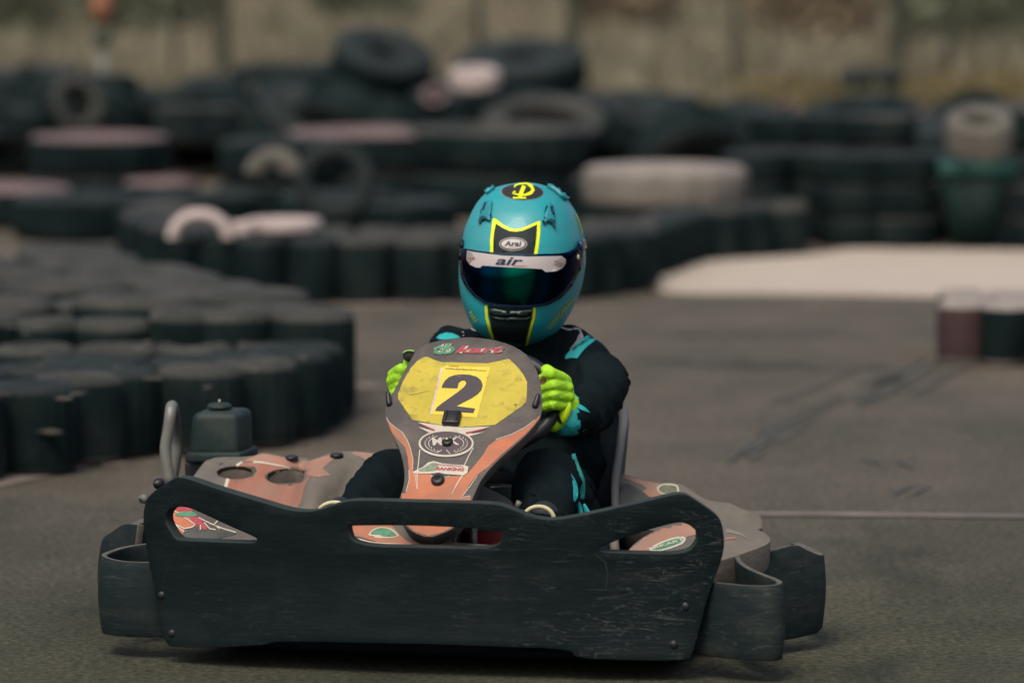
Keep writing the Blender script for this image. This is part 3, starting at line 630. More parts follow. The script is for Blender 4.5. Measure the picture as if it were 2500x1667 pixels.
# steering wheel
cw = Vector((-.055, .655, .468)); nw = Vector((0, -.78, .62)).normalized(); e1 = Vector((1, 0, 0)); e2 = nw.cross(e1)
sw = tube('steering_wheel', [cw + e1 * math.cos(t) * .150 + e2 * math.sin(t) * .118 for t in [2 * PI * k / 40 for k in range(40)]], .0135, rubberpart, kart, closed=True, sm=0)
for t in (0, PI, -PI / 2): tube('spoke', [cw, cw + e1 * math.cos(t) * .148 + e2 * math.sin(t) * .116], .008, steel, sw, sm=0)
# ================================================================== THE DRIVER
person = empty('person', K, 'driver in black and cyan race suit, turquoise helmet and fluorescent gloves, gripping the steering wheel', 'person')
bm = bmesh.new()
def cap(a, ra, b, rb): capsule(bm, a, ra, b, rb, 20)
# torso
blob(bm, (-.04, 1.02, .165), (.165, .13, .12)); blob(bm, (-.042, 1.05, .30), (.150, .105, .15)); blob(bm, (-.042, 1.04, .43), (.165, .105, .12))
cap((-.16, 1.05, .530), .060, (.04, 1.05, .530), .060); cap((-.045, 1.03, .50), .07, (-.045, 1.0, .60), .06)
cap((-.215, 1.05, .530), .058, (.062, 1.05, .518), .058)
cap((.04, 1.05, .505), .064, (.068, 1.04, .500), .062); cap((.068, 1.03, .492), .063, (.100, .93, .430), .057)
cap(L(1460, 925, .93), .052, L(1466, 950, .87), .052); cap(L(1462, 958, .86), .050, L(1424, 1010, .74), .044); cap(L(1424, 1008, .74), .045, L(1402, 1010, .695), .037)
cap((-.20, 1.04, .522), .062, (-.235, 1.0, .46), .060); cap((-.235, 1.0, .45), .058, (-.235, .86, .41), .050); cap((-.235, .86, .41), .050, (-.205, .70, .46), .035)
# legs
cap((.02, .98, .16), .095, (.06, .80, .235), .085); cap((.06, .80, .235), .085, L(1335, 1172, .60), .064); cap(L(1335, 1170, .60), .062, L(1338, 1215, .48), .058); cap(L(1338, 1215, .48), .058, L(1320, 1330, .30), .045)
cap((-.11, .98, .16), .095, (-.16, .80, .23), .085); cap((-.16, .80, .23), .085, L(962, 1172, .62), .062); cap(L(962, 1170, .62), .062, L(905, 1235, .48), .060); cap(L(905, 1235, .48), .056, L(835, 1330, .30), .046)
body = union('race_suit', bm, .0075, suit, person, smooth=3, wr=.010, wscale=8)
T = Target([body])
def bs(name, tris, m, off, thick=0): return sticker(name, T, tris, off, m, body, thick)
s2 = C(1300, 780, 5.2267)
bs('shoulder_panel', poly(s2([(420, 505), (425, 460), (500, 370), (600, 270), (700, 205), (780, 185), (900, 185), (970, 215), (880, 225), (800, 265), (700, 340), (620, 430), (575, 495), (500, 490)]), 6), cyan, .0012)
bs('shoulder_lettering', text('SPARCO', s2([(520, 405)])[0], s2([(775, 222)])[0], 7, bold=.03), hblack, .0022)
bs('suit_piping', merge(stroke(s2([(355, 98), (410, 122), (460, 135), (510, 130)]), 3.4), stroke(s2([(520, 122), (575, 120), (605, 140), (620, 185), (640, 235)]), 4)), piping, .0014)
bs('piping_panel', poly(s2([(590, 190), (625, 185), (650, 225), (640, 250), (560, 320), (490, 400), (480, 375), (560, 270)]), 6), mat('lilac_grey_cloth', (.27, .24, .25), .8), .0009)
bs('cuff_trim', poly(s2([(465, 975), (480, 965), (530, 1030), (610, 1090), (680, 1130), (730, 1188), (680, 1175), (600, 1140), (560, 1120), (500, 1060)]), 6), cyan, .0016)
bs('shoulder_panel', poly(c1([(580, 160), (620, 125), (690, 105), (760, 112), (820, 140), (850, 160), (700, 185), (620, 182)]), 5), cyan, .0014)
bs('suit_piping', stroke(c1([(880, 140), (875, 95), (910, 60), (970, 62), (1030, 85)]), 3.6), piping, .0014)
c5 = C(1150, 1060, 4.9)
bs('leg_stripe', poly(c5([(1185, 465), (1225, 520), (1260, 590), (1275, 680), (1265, 760), (1230, 810), (1215, 780), (1215, 640), (1205, 540)]), 6), cyan, .0016)
# cuffs, gloves
def W3(pts, y): return [L(u, v, y) for u, v in pts]
bm = bmesh.new(); capsule(bm, L(1402, 1012, .705), .043, L(1384, 1018, .680), .040, 22)
cuff = union('sleeve_cuff', bm, .004, cyan, person, 2, .002, 26)
# loose cyan side panel of the suit hanging beside the knee
def strip3(name, pts, y, w, m, t=.006):
    o = []
    V, Fc = stroke(pts, w, 8); vs = [L(p.x, p.y, y + .004 * math.sin(i * .35)) for i, p in enumerate(V)]
    ob = meshobj(name, vs, Fc, m, person); s = ob.modifiers.new('s', 'SOLIDIFY'); s.thickness = t; return ob
strip3('suit_side_panel', c5([(1225, 230), (1240, 300), (1265, 420), (1300, 540), (1310, 660), (1310, 780)]), .62, lambda t: 9 + 16 * math.sin(t * PI * .8), mat('cyan_cloth_deep', (.01, .24, .22), .8))
strip3('suit_side_panel', c5([(1250, 770), (1300, 860), (1320, 940), (1330, 1000)]), .50, 11, cyan)
strip3('suit_side_panel', c5([(1350, 830), (1380, 900), (1420, 1000)]), .52, lambda t: 6 + 16 * t, cyan)

def glove(side):
    bm = bmesh.new()
    if side > 0:
        rows = [((1378, 915), (1345, 899), (1316, 918)), ((1386, 934), (1350, 926), (1316, 941)), ((1388, 955), (1352, 951), (1317, 961)), ((1383, 976), (1350, 976), (1319, 983))]
        rows = [tuple((x, y + 13) for x, y in r) for r in rows]
        rad = (.0122, .0120, .0116, .0108)
        for (k, m_, t), r in zip(rows, rad):
            a, b, c = L(*k, .645), L(*m_, .608), L(*t, .622)
            capsule(bm, a, r * 1.05, b, r, 14); capsule(bm, b, r, c, r * .88, 14); capsule(bm, c, r * .88, L(t[0] - 6, t[1] + 4, .655), r * .8, 14)
        for i in range(3): capsule(bm, L(1374, 936 + i * 21, .665), .020, L(1382, 1006, .69), .024, 14)
        capsule(bm, L(1342, 912, .67), .015, L(1334, 903, .69), .012, 14)          # thumb over the rim
        capsule(bm, L(1372, 928, .68), .016, L(1342, 912, .67), .015, 14)
        capsule(bm, L(1386, 990, .67), .026, L(1382, 1012, .67), .024, 14)
    else:
        rows = [((956, 915), (975, 902), (1000, 915)), ((953, 930), (970, 922), (1000, 935)), ((956, 945), (972, 940), (1000, 950)), ((954, 962), (962, 958), (990, 968))]
        for i, (k, m_, t) in enumerate(rows):
            r = (.0125, .012, .011, .0085)[i]
            a, b, c = L(k[0] + 4, k[1], .655), L(m_[0] + 4, m_[1], .622), L(*t, .63)
            capsule(bm, a, r, b, r, 14); capsule(bm, b, r, c, r * .9, 14)
        for i in range(3): capsule(bm, L(972, 916 + i * 18, .675), .017, L(985, 980, .70), .024, 14)
        capsule(bm, L(992, 895, .67), .010, L(1000, 872, .67), .009, 12)
    o = union('glove', bm, .0026, neon, person, 2, .0008, 40, seed=side)
    return o
gR = glove(1); gL = glove(-1)
T = Target([gR])
sticker('worn_patch', T, poly(ell(1326, 928, 8, 11, 14, rot=.3), 4), .0008, brown, gR)
for i, (a, b, c) in enumerate(((1322, 1358, 1384), (1320, 1356, 1386), (1324, 1358, 1384))):
    y = 941 + i * 21
    sticker('finger_seam', T, stroke([(a, y + 11), (b, y + 2), (c, y - 6)], 1.5), .0010, mat('glove_seam', (.30, .52, .06), .7), gR)
bm = bmesh.new(); capsule(bm, L(1366, 1020, .655), .024, L(1352, 1034, .650), .018, 16)
w1 = union('glove_wrist', bm, .0035, neon, gR, 2)
bm = bmesh.new(); blob(bm, L(1379, 1007, .640), (.012, .012, .027), Matrix.Rotation(.35, 3, 'Y'))
w2 = union('glove_strap', bm, .003, mat('neon_strap', (.58, .85, .01), .6, var=.08), gR, 2)
T = Target([w1, w2, gR]); sticker('mesh_insert', T, poly(s2([(240, 1180), (330, 1150), (335, 1200), (385, 1330), (330, 1310), (270, 1240)]), 5), .001, netm, gR)
bm = bmesh.new(); blob(bm, L(999, 868, .655), (.014, .010, .013)); g3 = union('glove_palm_mesh', bm, .003, netm, gL, 1)
tube('glove_trim', [L(983, 862, .645), L(990, 857, .645), L(1000, 855, .645), L(1012, 857, .645)], .0016, mat('glove_trim_green', (.3, .5, .15), .7), gL)
# shoes: soles face the camera, toes up
for u, v, rx, ry in ((1315, 1262, 37, 30), (816, 1252, 40, 30)):
    a = L(u, v, .30); bm = bmesh.new(); blob(bm, (a.x, .345, a.z - .02), (.036, .045, .048)); capsule(bm, (a.x, .34, a.z - .02), .036, (a.x, .33, a.z - .14), .034, 20)
    sh = union('shoe', bm, .005, mat('shoe_black', (.012, .015, .02), .7), person, 3)
    pts = [L(x, y, .295) for x, y in ell(u, v + 4, rx, ry, 30, a0=PI, a1=2 * PI * 1.0)] + [L(u + rx - 1, v + 4, .295), L(u + rx - 6, v + 60, .295)]
    pts = [L(u - rx + 6, v + 60, .295)] + pts
    tube('sole_edge', pts, .0042, mat('cream_sole', (.55, .52, .30), .6, var=.15, scale=40), sh, sm=1)
tube('shoe_tab', [L(1262, 1238, .36), L(1268, 1223, .36)], .006, steel, person, sm=0)

# ---- helmet: lofted shell measured row by row
hc = C(1000, 400, 3.485)
LO = [(160, 975, 985), (168, 880, 1070), (180, 810, 1120), (200, 735, 1185), (230, 672, 1245), (270, 628, 1297), (320, 585, 1345), (400, 540, 1396), (470, 510, 1428), (540, 483, 1450), (600, 470, 1466), (650, 461, 1476), (720, 450, 1484), (800, 441, 1488), (900, 436, 1482), (1000, 440, 1466), (1080, 450, 1446), (1150, 466, 1420), (1230, 495, 1384), (1310, 526, 1340), (1380, 560, 1297), (1440, 630, 1240), (1485, 720, 1165), (1520, 830, 1095), (1543, 930, 1020), (1550, 965, 985)]
FR = [(0, .04), (.04, .095), (.09, .128), (.15, .148), (.25, .158), (.35, .160), (.45, .159), (.55, .156), (.65, .148), (.75, .134), (.83, .115), (.9, .088), (.95, .060), (.98, .035), (1, .004)]
BK = [(0, .03), (.05, .06), (.1, .09), (.2, .125), (.35, .145), (.5, .155), (.65, .155), (.78, .14), (.88, .11), (.95, .07), (.985, .035), (1, .004)]
def lerp(tab, t):
    for (a, va), (b, vb) in zip(tab, tab[1:]):
        if t <= b: return va + (vb - va) * (t - a) / (b - a)
    return tab[-1][1]
rows = []; LOd = []
for (a, b) in zip(LO, LO[1:]):
    for k in range(3): LOd.append(tuple(a[i] + (b[i] - a[i]) * k / 3 for i in range(3)))
LOd.append(LO[-1])
z1 = L(*hc([(980, 160)])[0], .97).z; z0 = L(*hc([(980, 1550)])[0], .97).z
vs, fs = [], []; nn = 96; YC = .985
for r in LOd:
    a = L(*hc([(r[1], r[0])])[0], YC); b = L(*hc([(r[2], r[0])])[0], YC); t = (a.z - z0) / (z1 - z0); t = min(1, max(0, t))
    cx, w, z = (a.x + b.x) / 2, (b.x - a.x) / 2 * .972, (a.z + b.z) / 2; fr, bk = lerp(FR, t), lerp(BK, t)
    for k in range(nn):
        an = 2 * PI * k / nn; c, s = math.cos(an), math.sin(an); e = 2 / 2.35
        x = math.copysign(abs(c) ** e, c) * w; y = math.copysign(abs(s) ** e, s) * (fr if s < 0 else bk)
        # the visor line is lower at the back, the chin bar reaches forward
        vs.append((cx + x, YC + y, z))
R_ = len(LOd)
for i in range(R_ - 1):
    for k in range(nn): fs.append((i * nn + k, i * nn + (k + 1) % nn, (i + 1) * nn + (k + 1) % nn, (i + 1) * nn + k))
fs.append(tuple(range(nn))); fs.append(tuple(range((R_ - 1) * nn, R_ * nn)))
helm = meshobj('helmet', vs, fs, hteal, person)
sm_ = helm.modifiers.new('s', 'SMOOTH'); sm_.factor = .5; sm_.iterations = 3; bake(helm)
bm = bmesh.new(); bm.from_mesh(helm.data); bmesh.ops.recalc_face_normals(bm, faces=bm.faces); bm.to_mesh(helm.data); bm.free()
for p in helm.data.polygons: p.use_smooth = True
T = Target([helm])
def hs(name, tris, m, off, thick=0): return sticker(name, T, tris, off, m, helm, thick)
hs('forehead_outline', poly(hc([(708, 470), (720, 463), (740, 475), (800, 520), (850, 545), (900, 555), (950, 549), (1000, 530), (1050, 508), (1105, 487), (1113, 492), (1110, 600), (1098, 700), (1086, 772), (685, 752), (686, 650), (697, 550)]), 6), hyel, .0006)
hs('forehead_panel', poly(hc([(736, 512), (790, 545), (850, 573), (905, 580), (965, 570), (1020, 547), (1084, 518), (1078, 620), (1068, 700), (1056, 770), (713, 753), (714, 650), (723, 570)]), 6), hblack, .0012)
hs('brand_oval', poly(ell(*hc([(882, 685)])[0], 34, 16.5, 40), 5), sgrey, .0018)
hs('brand_oval', poly(ell(*hc([(882, 685)])[0], 31, 14, 40), 5), hblack, .0024)
hs('brand_oval', poly(ell(*hc([(882, 685)])[0], 28.5, 12, 40), 5), whitep, .0029)
hs('brand_lettering', merge(text('Arai', hc([(808, 704)])[0], hc([(952, 707)])[0], 13, bold=.03, shear=.15), text('HELMETS', hc([(840, 719)])[0], hc([(915, 720)])[0], 1.8)), navy, .0034)
hs('crown_disc', poly(ell(*hc([(958, 243)])[0], 52, 19.8, 44, rot=.03), 5), sgrey, .0006)
hs('crown_disc', poly(ell(*hc([(960, 243)])[0], 50.5, 19, 44, rot=.03), 5), mat('crown_disc_brown_black', (.03, .022, .022), .4), .0012)
mono = [stroke(hc([(975, 195), (955, 240), (938, 290)]), 9.5), stroke(hc([(880, 295), (990, 297)]), 3.5), stroke(hc([(890, 205), (905, 188), (940, 178), (1000, 175), (1045, 190)]), 4), stroke(hc([(1000, 180), (1040, 205), (1050, 230), (1030, 255), (990, 270), (955, 272)]), lambda t: 3.5 + 4.5 * math.sin(t * PI)), stroke(hc([(900, 240), (878, 258), (890, 262), (930, 268)]), 3.6), stroke(hc([(884, 268), (884, 245)]), 3)]
hs('monogram', merge(*mono), hyel, .0020)
hs('chin_stripe', poly(hc([(668, 1205), (860, 1222), (1048, 1222), (1042, 1310), (1012, 1430), (984, 1540), (720, 1492), (700, 1400), (676, 1300)]), 6), hblack, .0008)
for q in ([(652, 1203), (658, 1300), (682, 1400), (712, 1490)], [(1060, 1222), (1052, 1310), (1020, 1430), (992, 1541)]): hs('chin_outline', stroke(hc(q), 6.4), hyel, .0014)
hs('side_lettering', text('J.EERDMAN', hc([(1185, 1420)])[0], hc([(1412, 1160)])[0], 12, bold=.02), mat('olive_yellow_print', (.42, .50, .02), .5), .0012)
hs('side_lettering', text('TERS', hc([(500, 1260)])[0], hc([(560, 1350)])[0], 8, bold=.02), MATS['olive_yellow_print'], .0012)
hs('side_emblem', stroke(hc([(1412, 430), (1440, 500), (1458, 560), (1464, 600)]), 3), MATS['olive_yellow_print'], .0012)
hs('chin_vent', poly(hc([(690, 1222), (800, 1245), (880, 1252), (1000, 1240), (1042, 1228), (1040, 1262), (960, 1290), (880, 1270), (820, 1295), (720, 1278), (690, 1262)]), 6, sm=1), mat('vent_gloss_black', (.012, .03, .028), .3), .0016, .005)
hs('chin_vent', poly(hc([(700, 1290), (810, 1312), (880, 1300), (960, 1312), (1036, 1290), (1030, 1315), (960, 1332), (820, 1334), (705, 1310)]), 6, sm=1), MATS['vent_gloss_black'], .0014, .003)
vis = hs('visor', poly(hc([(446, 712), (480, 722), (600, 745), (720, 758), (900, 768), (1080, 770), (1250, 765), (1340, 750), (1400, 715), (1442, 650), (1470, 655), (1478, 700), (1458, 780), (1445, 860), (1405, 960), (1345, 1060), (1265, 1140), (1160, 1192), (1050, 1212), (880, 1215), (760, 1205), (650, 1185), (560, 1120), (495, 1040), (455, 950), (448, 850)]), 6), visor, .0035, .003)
Tv = Target([vis])
def vsx(name, tris, m, off): return sticker(name, Tv, tris, off, m, vis)
vsx('visor_frame', merge(stroke(hc([(450, 712), (600, 748), (720, 762), (900, 772), (1080, 774), (1250, 769), (1340, 754), (1400, 720), (1444, 660)]), 4), stroke(hc([(455, 950), (495, 1038), (560, 1117), (650, 1181), (760, 1201), (880, 1210), (1050, 1208), (1160, 1188), (1262, 1136), (1342, 1056), (1400, 960)]), 4)), mat('visor_frame_navy', (.006, .012, .04), .3), .0006)
vsx('visor_strip', poly(hc([(492, 740), (600, 757), (800, 782), (1000, 790), (1180, 787), (1290, 784), (1325, 812), (1325, 845), (1300, 885), (1245, 913), (1155, 920), (1125, 895), (1000, 888), (900, 884), (620, 866), (602, 884), (560, 880), (512, 855), (487, 810)]), 6), strip, .0010)
vsx('visor_strip_emblem', merge(poly(hc([(492, 745), (530, 755), (560, 800), (510, 850), (488, 808)]), 5), poly(hc([(1285, 786), (1325, 812), (1325, 845), (1300, 885), (1240, 870), (1230, 830), (1290, 800)]), 5)), sgrey, .0014)
vsx('visor_strip_emblem', merge(*[stroke(hc(q), 1.1) for q in ([(495, 800), (560, 805)], [(495, 815), (560, 808)], [(1215, 855), (1300, 855)], [(1225, 825), (1290, 850)])]), redp, .0018)
vsx('visor_lettering', text('air', hc([(732, 860)])[0], hc([(965, 868)])[0], 20, bold=.02, shear=.3), navy, .0018)
vsx('visor_lettering', text('XPERGOT', hc([(880, 876)])[0], hc([(1000, 878)])[0], 3.4, bold=.01, shear=.3), redp, .0018)
h = T.hit(*hc([(1412, 795)])[0]); disc('visor_pivot', h[0] + h[1] * .005, h[1], .0058, .003, cream, vis, 16)
h = T.hit(*hc([(1362, 1015)])[0]); disc('visor_tab', h[0] + h[1] * .005, h[1], .005, .003, rubberpart, vis, 16)
hs('visor_hinge', poly(hc([(1425, 660), (1440, 645), (1468, 650), (1474, 700), (1462, 740), (1435, 745)]), 5, sm=1), mat('hinge_blue_gloss', (.01, .03, .10), .2, coat=1), .004, .005)
hs('visor_hinge', poly(hc([(440, 600), (462, 590), (465, 700), (452, 720), (442, 700)]), 5), hblack, .001, .006)
for x0, x1, fl in ((600, 710, 1), (1135, 1225, -1)):
    if fl > 0: A = [(700, 328), (708, 333), (692, 495), (668, 480), (640, 460), (605, 520), (612, 450), (630, 380), (655, 335)]; Bq = [(655, 345), (668, 348), (648, 412), (632, 408)]; Cq = [(602, 520), (615, 470), (640, 455), (668, 470), (690, 497), (650, 480), (625, 492), (612, 520)]
    else: A = [(1165, 350), (1185, 345), (1215, 380), (1222, 470), (1226, 552), (1195, 490), (1165, 500), (1133, 522), (1145, 440)]; Bq = [(1182, 378), (1203, 375), (1212, 440), (1194, 442)]; Cq = [(1133, 524), (1160, 490), (1190, 478), (1215, 490), (1227, 552), (1210, 545), (1200, 512), (1165, 500)]
    vt = hs('top_vent', poly(hc(A), 4), mat('vent_teal', (.02, .25, .29), .35), .001, .006)
    hs('vent_slot', poly(hc(Bq), 3), navy, .0075); hs('vent_mouth', poly(hc(Cq), 3), mat('vent_dark_teal', (.008, .05, .07), .5), .0078)
hs('top_fin', poly(hc([(622, 275), (650, 245), (700, 212), (745, 196), (730, 215), (680, 250), (640, 282)]), 5), MATS['vent_teal'], .001, .008)
hs('top_fin', poly(hc([(1165, 200), (1230, 212), (1300, 250), (1335, 300), (1330, 322), (1290, 295), (1230, 240)]), 5), MATS['vent_teal'], .001, .008)
# ================================================================== CAMERA, LIGHT, GROUND
cd = bpy.data.cameras.new('camera'); cam = bpy.data.objects.new('camera', cd); COL.objects.link(cam)
cam.location = CAM; cam.rotation_euler = (PI / 2 - PT, 0, 0); cd.sensor_width = 36; cd.lens = F * 36 / 2500; cd.clip_end = 500
cd.dof.use_dof = True; cd.dof.focus_distance = 10.22; cd.dof.aperture_fstop = 2.4; cd.dof.aperture_blades = 7
S.camera = cam
w = bpy.data.worlds.new('World'); S.world = w; w.use_nodes = True; nt = w.node_tree
sky = nt.nodes.new('ShaderNodeTexSky'); sky.sky_type = 'NISHITA'; sky.sun_disc = False; sky.sun_elevation = math.radians(55); sky.sun_rotation = math.radians(200)
sky.air_density = 1.0; sky.dust_density = 5; sky.ozone_density = 1.0
nt.links.new(sky.outputs[0], nt.nodes['Background'].inputs[0]); nt.nodes['Background'].inputs[1].default_value = .10
ld = bpy.data.lights.new('sun', 'SUN'); ld.energy = 1.3; ld.angle = math.radians(25); ld.color = (1, .93, .76)
lo = bpy.data.objects.new('sun', ld); COL.objects.link(lo); lo.rotation_euler = (math.radians(35), 0, math.radians(-20))
S.view_settings.view_transform = 'Standard'; S.view_settings.look = 'None'; S.view_settings.exposure = .48; S.view_settings.gamma = 1
S.cycles.use_denoising = True; S.cycles.max_bounces = 6

def ground_mat():
    m = bpy.data.materials.new('asphalt'); nt, N, K_ = nodes_of(m); b = N['Principled BSDF']; b.inputs['Roughness'].default_value = .9; b.inputs['Specular IOR Level'].default_value = .25
    tc = N.new('ShaderNodeTexCoord')
    def nz(sc, det=4, rough=.6, st=None):
        n = N.new('ShaderNodeTexNoise'); n.inputs['Scale'].default_value = sc; n.inputs['Detail'].default_value = det; n.inputs['Roughness'].default_value = rough
        if st:
            mp = N.new('ShaderNodeMapping'); mp.inputs['Scale'].default_value = st; K_.new(tc.outputs['Object'], mp.inputs['Vector']); K_.new(mp.outputs[0], n.inputs['Vector'])
        else: K_.new(tc.outputs['Object'], n.inputs['Vector'])
        return n
    def ramp(n, stops):
        r = N.new('ShaderNodeValToRGB'); e = r.color_ramp.elements
        e[0].position, e[0].color = stops[0][0], (*stops[0][1], 1); e[1].position, e[1].color = stops[-1][0], (*stops[-1][1], 1)
        for p, c in stops[1:-1]: q = e.new(p); q.color = (*c, 1)
        K_.new(n.outputs['Fac'], r.inputs['Fac']); return r
    def mix(a, b_, f, mode='MIX'):
        x = N.new('ShaderNodeMix'); x.data_type = 'RGBA'; x.blend_type = mode
        if isinstance(f, float): x.inputs[0].default_value = f
        else: K_.new(f, x.inputs[0])
        K_.new(a, x.inputs[6]); K_.new(b_, x.inputs[7]); return x.outputs[2]
    big = ramp(nz(.55, 5, .6, (1, .5, 1)), [(.35, (.090, .080, .068)), (.65, (.145, .121, .103))])
    mid = ramp(nz(3.0, 6, .7, (1, .6, 1)), [(.3, (.72, .76, .72)), (.7, (1.22, 1.18, 1.15))])
    fine = ramp(nz(60, 6, .8), [(.36, (.25, .29, .27)), (.5, (.93, .96, .93)), (.66, (2.0, 1.85, 1.7))])
    c = mix(big.outputs[0], mid.outputs[0], 1.0, 'MULTIPLY'); c = mix(c, fine.outputs[0], 1.0, 'MULTIPLY')
    spot = ramp(nz(1.9, 5, .65, (1, .35, 1)), [(.30, (.55, .62, .6)), (.42, (1, 1, 1)), (.8, (1, 1, 1))]); c = mix(c, spot.outputs[0], 1.0, 'MULTIPLY')
    # older coarse asphalt near the camera, smoother paler surface beyond
    sx = N.new('ShaderNodeSeparateXYZ'); K_.new(tc.outputs['Object'], sx.inputs[0]); nb = nz(1.2, 3)
    ad = N.new('ShaderNodeMath'); ad.operation = 'MULTIPLY_ADD'; K_.new(nb.outputs['Fac'], ad.inputs[0]); ad.inputs[1].default_value = 1.6; K_.new(sx.outputs['Y'], ad.inputs[2])
    mr = N.new('ShaderNodeMapRange'); mr.inputs[1].default_value = 11.2; mr.inputs[2].default_value = 13.6; K_.new(ad.outputs[0], mr.inputs[0])
    old = N.new('ShaderNodeMix'); old.data_type = 'RGBA'; old.blend_type = 'MULTIPLY'; old.inputs[0].default_value = 1; K_.new(c, old.inputs[6]); old.inputs[7].default_value = (.52, .60, .50, 1)
    c = mix(old.outputs[2], c, mr.outputs[0])
    K_.new(c, b.inputs['Base Color'])
    n3 = nz(120, 4, .7); bp = N.new('ShaderNodeBump'); bp.inputs['Strength'].default_value = .9; bp.inputs['Distance'].default_value = .008; K_.new(n3.outputs['Fac'], bp.inputs['Height']); K_.new(bp.outputs[0], b.inputs['Normal'])
    return m
gm = ground_mat()
tag(meshobj('asphalt_track', [(-120, -60, 0), (120, -60, 0), (120, 400, 0), (-120, 400, 0)], [(0, 1, 2, 3)], gm, smooth=False), kind='structure')
# ================================================================== BACKGROUND (photo pixels on the 2352-wide print, turned into places on the ground)
q_ = 2500 / 2352
def GD(x, y, z=0.0): return G(x * q_, y * q_, z)
def mark(name, pts, w, m, z=.004):
    P = [GD(*p) for p in pts]; V, Fc = [], []
    P2 = []
    for a, b in zip(P, P[1:]):
        k = max(1, int((b - a).length / .15)); P2 += [a.lerp(b, i / k) for i in range(k)]
    P2.append(P[-1])
    for i, p in enumerate(P2):
        d = (P2[min(i + 1, len(P2) - 1)] - P2[max(0, i - 1)]).normalized(); n = Vector((-d.y, d.x, 0)); t = i / (len(P2) - 1)
        ww = w(t) if callable(w) else w; ww *= 1 + .25 * noise.noise(p * 3)
        V += [p + n * ww / 2 + Vector((0, 0, z)), p - n * ww / 2 + Vector((0, 0, z))]
        if i: Fc.append((2 * i - 2, 2 * i - 1, 2 * i + 1, 2 * i))
    return tag(meshobj(name, V, Fc, m, smooth=False), kind='structure')
linem = mat('worn_white_line', (.215, .17, .15), .9, var=.25, scale=5, dust=(.12, .105, .09), dustamt=.9, dscale=7, dlo=.38, dhi=.62)
skid = mat('skid_rubber_mark', (.074, .071, .060), .9, var=.3, scale=40)
mark('track_line', [(1640, 1182), (1900, 1183), (2352, 1188), (2700, 1192)], .065, linem)
mark('track_line', [(-60, 1124), (0, 1110), (100, 1086), (205, 1062)], .11, linem)
mark('track_line', [(222, 1068), (285, 1064)], .10, linem)
mark('track_line', [(790, 705), (900, 703), (1080, 702)], .16, linem)
mark('track_line', [(812, 892), (884, 886)], .14, linem)
def skids(pts, w, n, seed):
    rnd = random.Random(seed); P = [GD(*q) for q in pts]; q = []
    for a, b in zip(P, P[1:]):
        k = max(1, int((b - a).length / .08)); q += [a.lerp(b, i / k) for i in range(k)]
    V, Fc = [], []
    for _ in range(n):
        t0 = rnd.uniform(0, .75); t1 = min(1, t0 + rnd.uniform(.15, .5)); o = rnd.gauss(0, .28) * w; ww = rnd.uniform(.005, .013); i0, i1 = int(t0 * (len(q) - 1)), int(t1 * (len(q) - 1)); first = True
        for i in range(i0, i1 + 1):
            d = (q[min(i + 1, len(q) - 1)] - q[max(0, i - 1)]).normalized(); nn = Vector((-d.y, d.x, 0)); f = math.sin((i - i0) / max(1, i1 - i0) * PI) * ww + .001
            c = q[i] + nn * (o + .02 * noise.noise(q[i] * 2 + Vector((0, 0, _)))) + Vector((0, 0, .004 + .0004 * (_ % 5)))
            V += [c + nn * f, c - nn * f]
            if not first: k = len(V); Fc.append((k - 4, k - 3, k - 1, k - 2))
            first = False
    tag(meshobj('skid_mark', V, Fc, skid, smooth=False), kind='structure')
skids([(1690, 1060), (1740, 1025), (1800, 985), (1850, 960), (1900, 945)], .16, 16, 1)
skids([(1840, 955), (1900, 930), (1990, 895), (2100, 845), (2160, 815)], .26, 24, 2)
skids([(2050, 1050), (2110, 1066), (2150, 1090)], .16, 9, 3)
skids([(2060, 1120), (2120, 1110), (2090, 1140), (2130, 1150)], .18, 9, 4)
skids([(1490, 825), (1700, 840), (1900, 846), (2150, 846)], .25, 24, 5)
skids([(2180, 985), (2230, 975), (2290, 965)], .15, 9, 6)
skids([(1500, 775), (1800, 765), (2150, 775)], .3, 16, 7)
# low white painted concrete island on the right
def slab(name, pts, h, m, **kw):
    P = chaikin([GD(*p) for p in pts], 2); n = len(P)
    bm = bmesh.new(); a = [bm.verts.new(p) for p in P]; b = [bm.verts.new(p + Vector((0, 0, h))) for p in P]
    bm.faces.new(list(reversed(a))); bm.faces.new(b)
    for i in range(n): bm.faces.new((a[i], a[(i + 1) % n], b[(i + 1) % n], b[i]))
    o = bmobj(name, bm, m, None, False); return o
isl = slab('concrete_kerb', [(1500, 672), (1500, 650), (1520, 620), (1600, 606), (1900, 590), (1935, 575), (2100, 580), (2700, 584), (3000, 590), (3000, 680), (2400, 690), (2200, 684), (1900, 678), (1600, 676)], .012, mat('white_painted_concrete', (.46, .39, .325), .85, var=.08, scale=2, dust=(.34, .28, .23), dustamt=.35, dscale=1.5))
tag(isl, 'long low kerb island painted cream white, across the track at right', 'kerb')

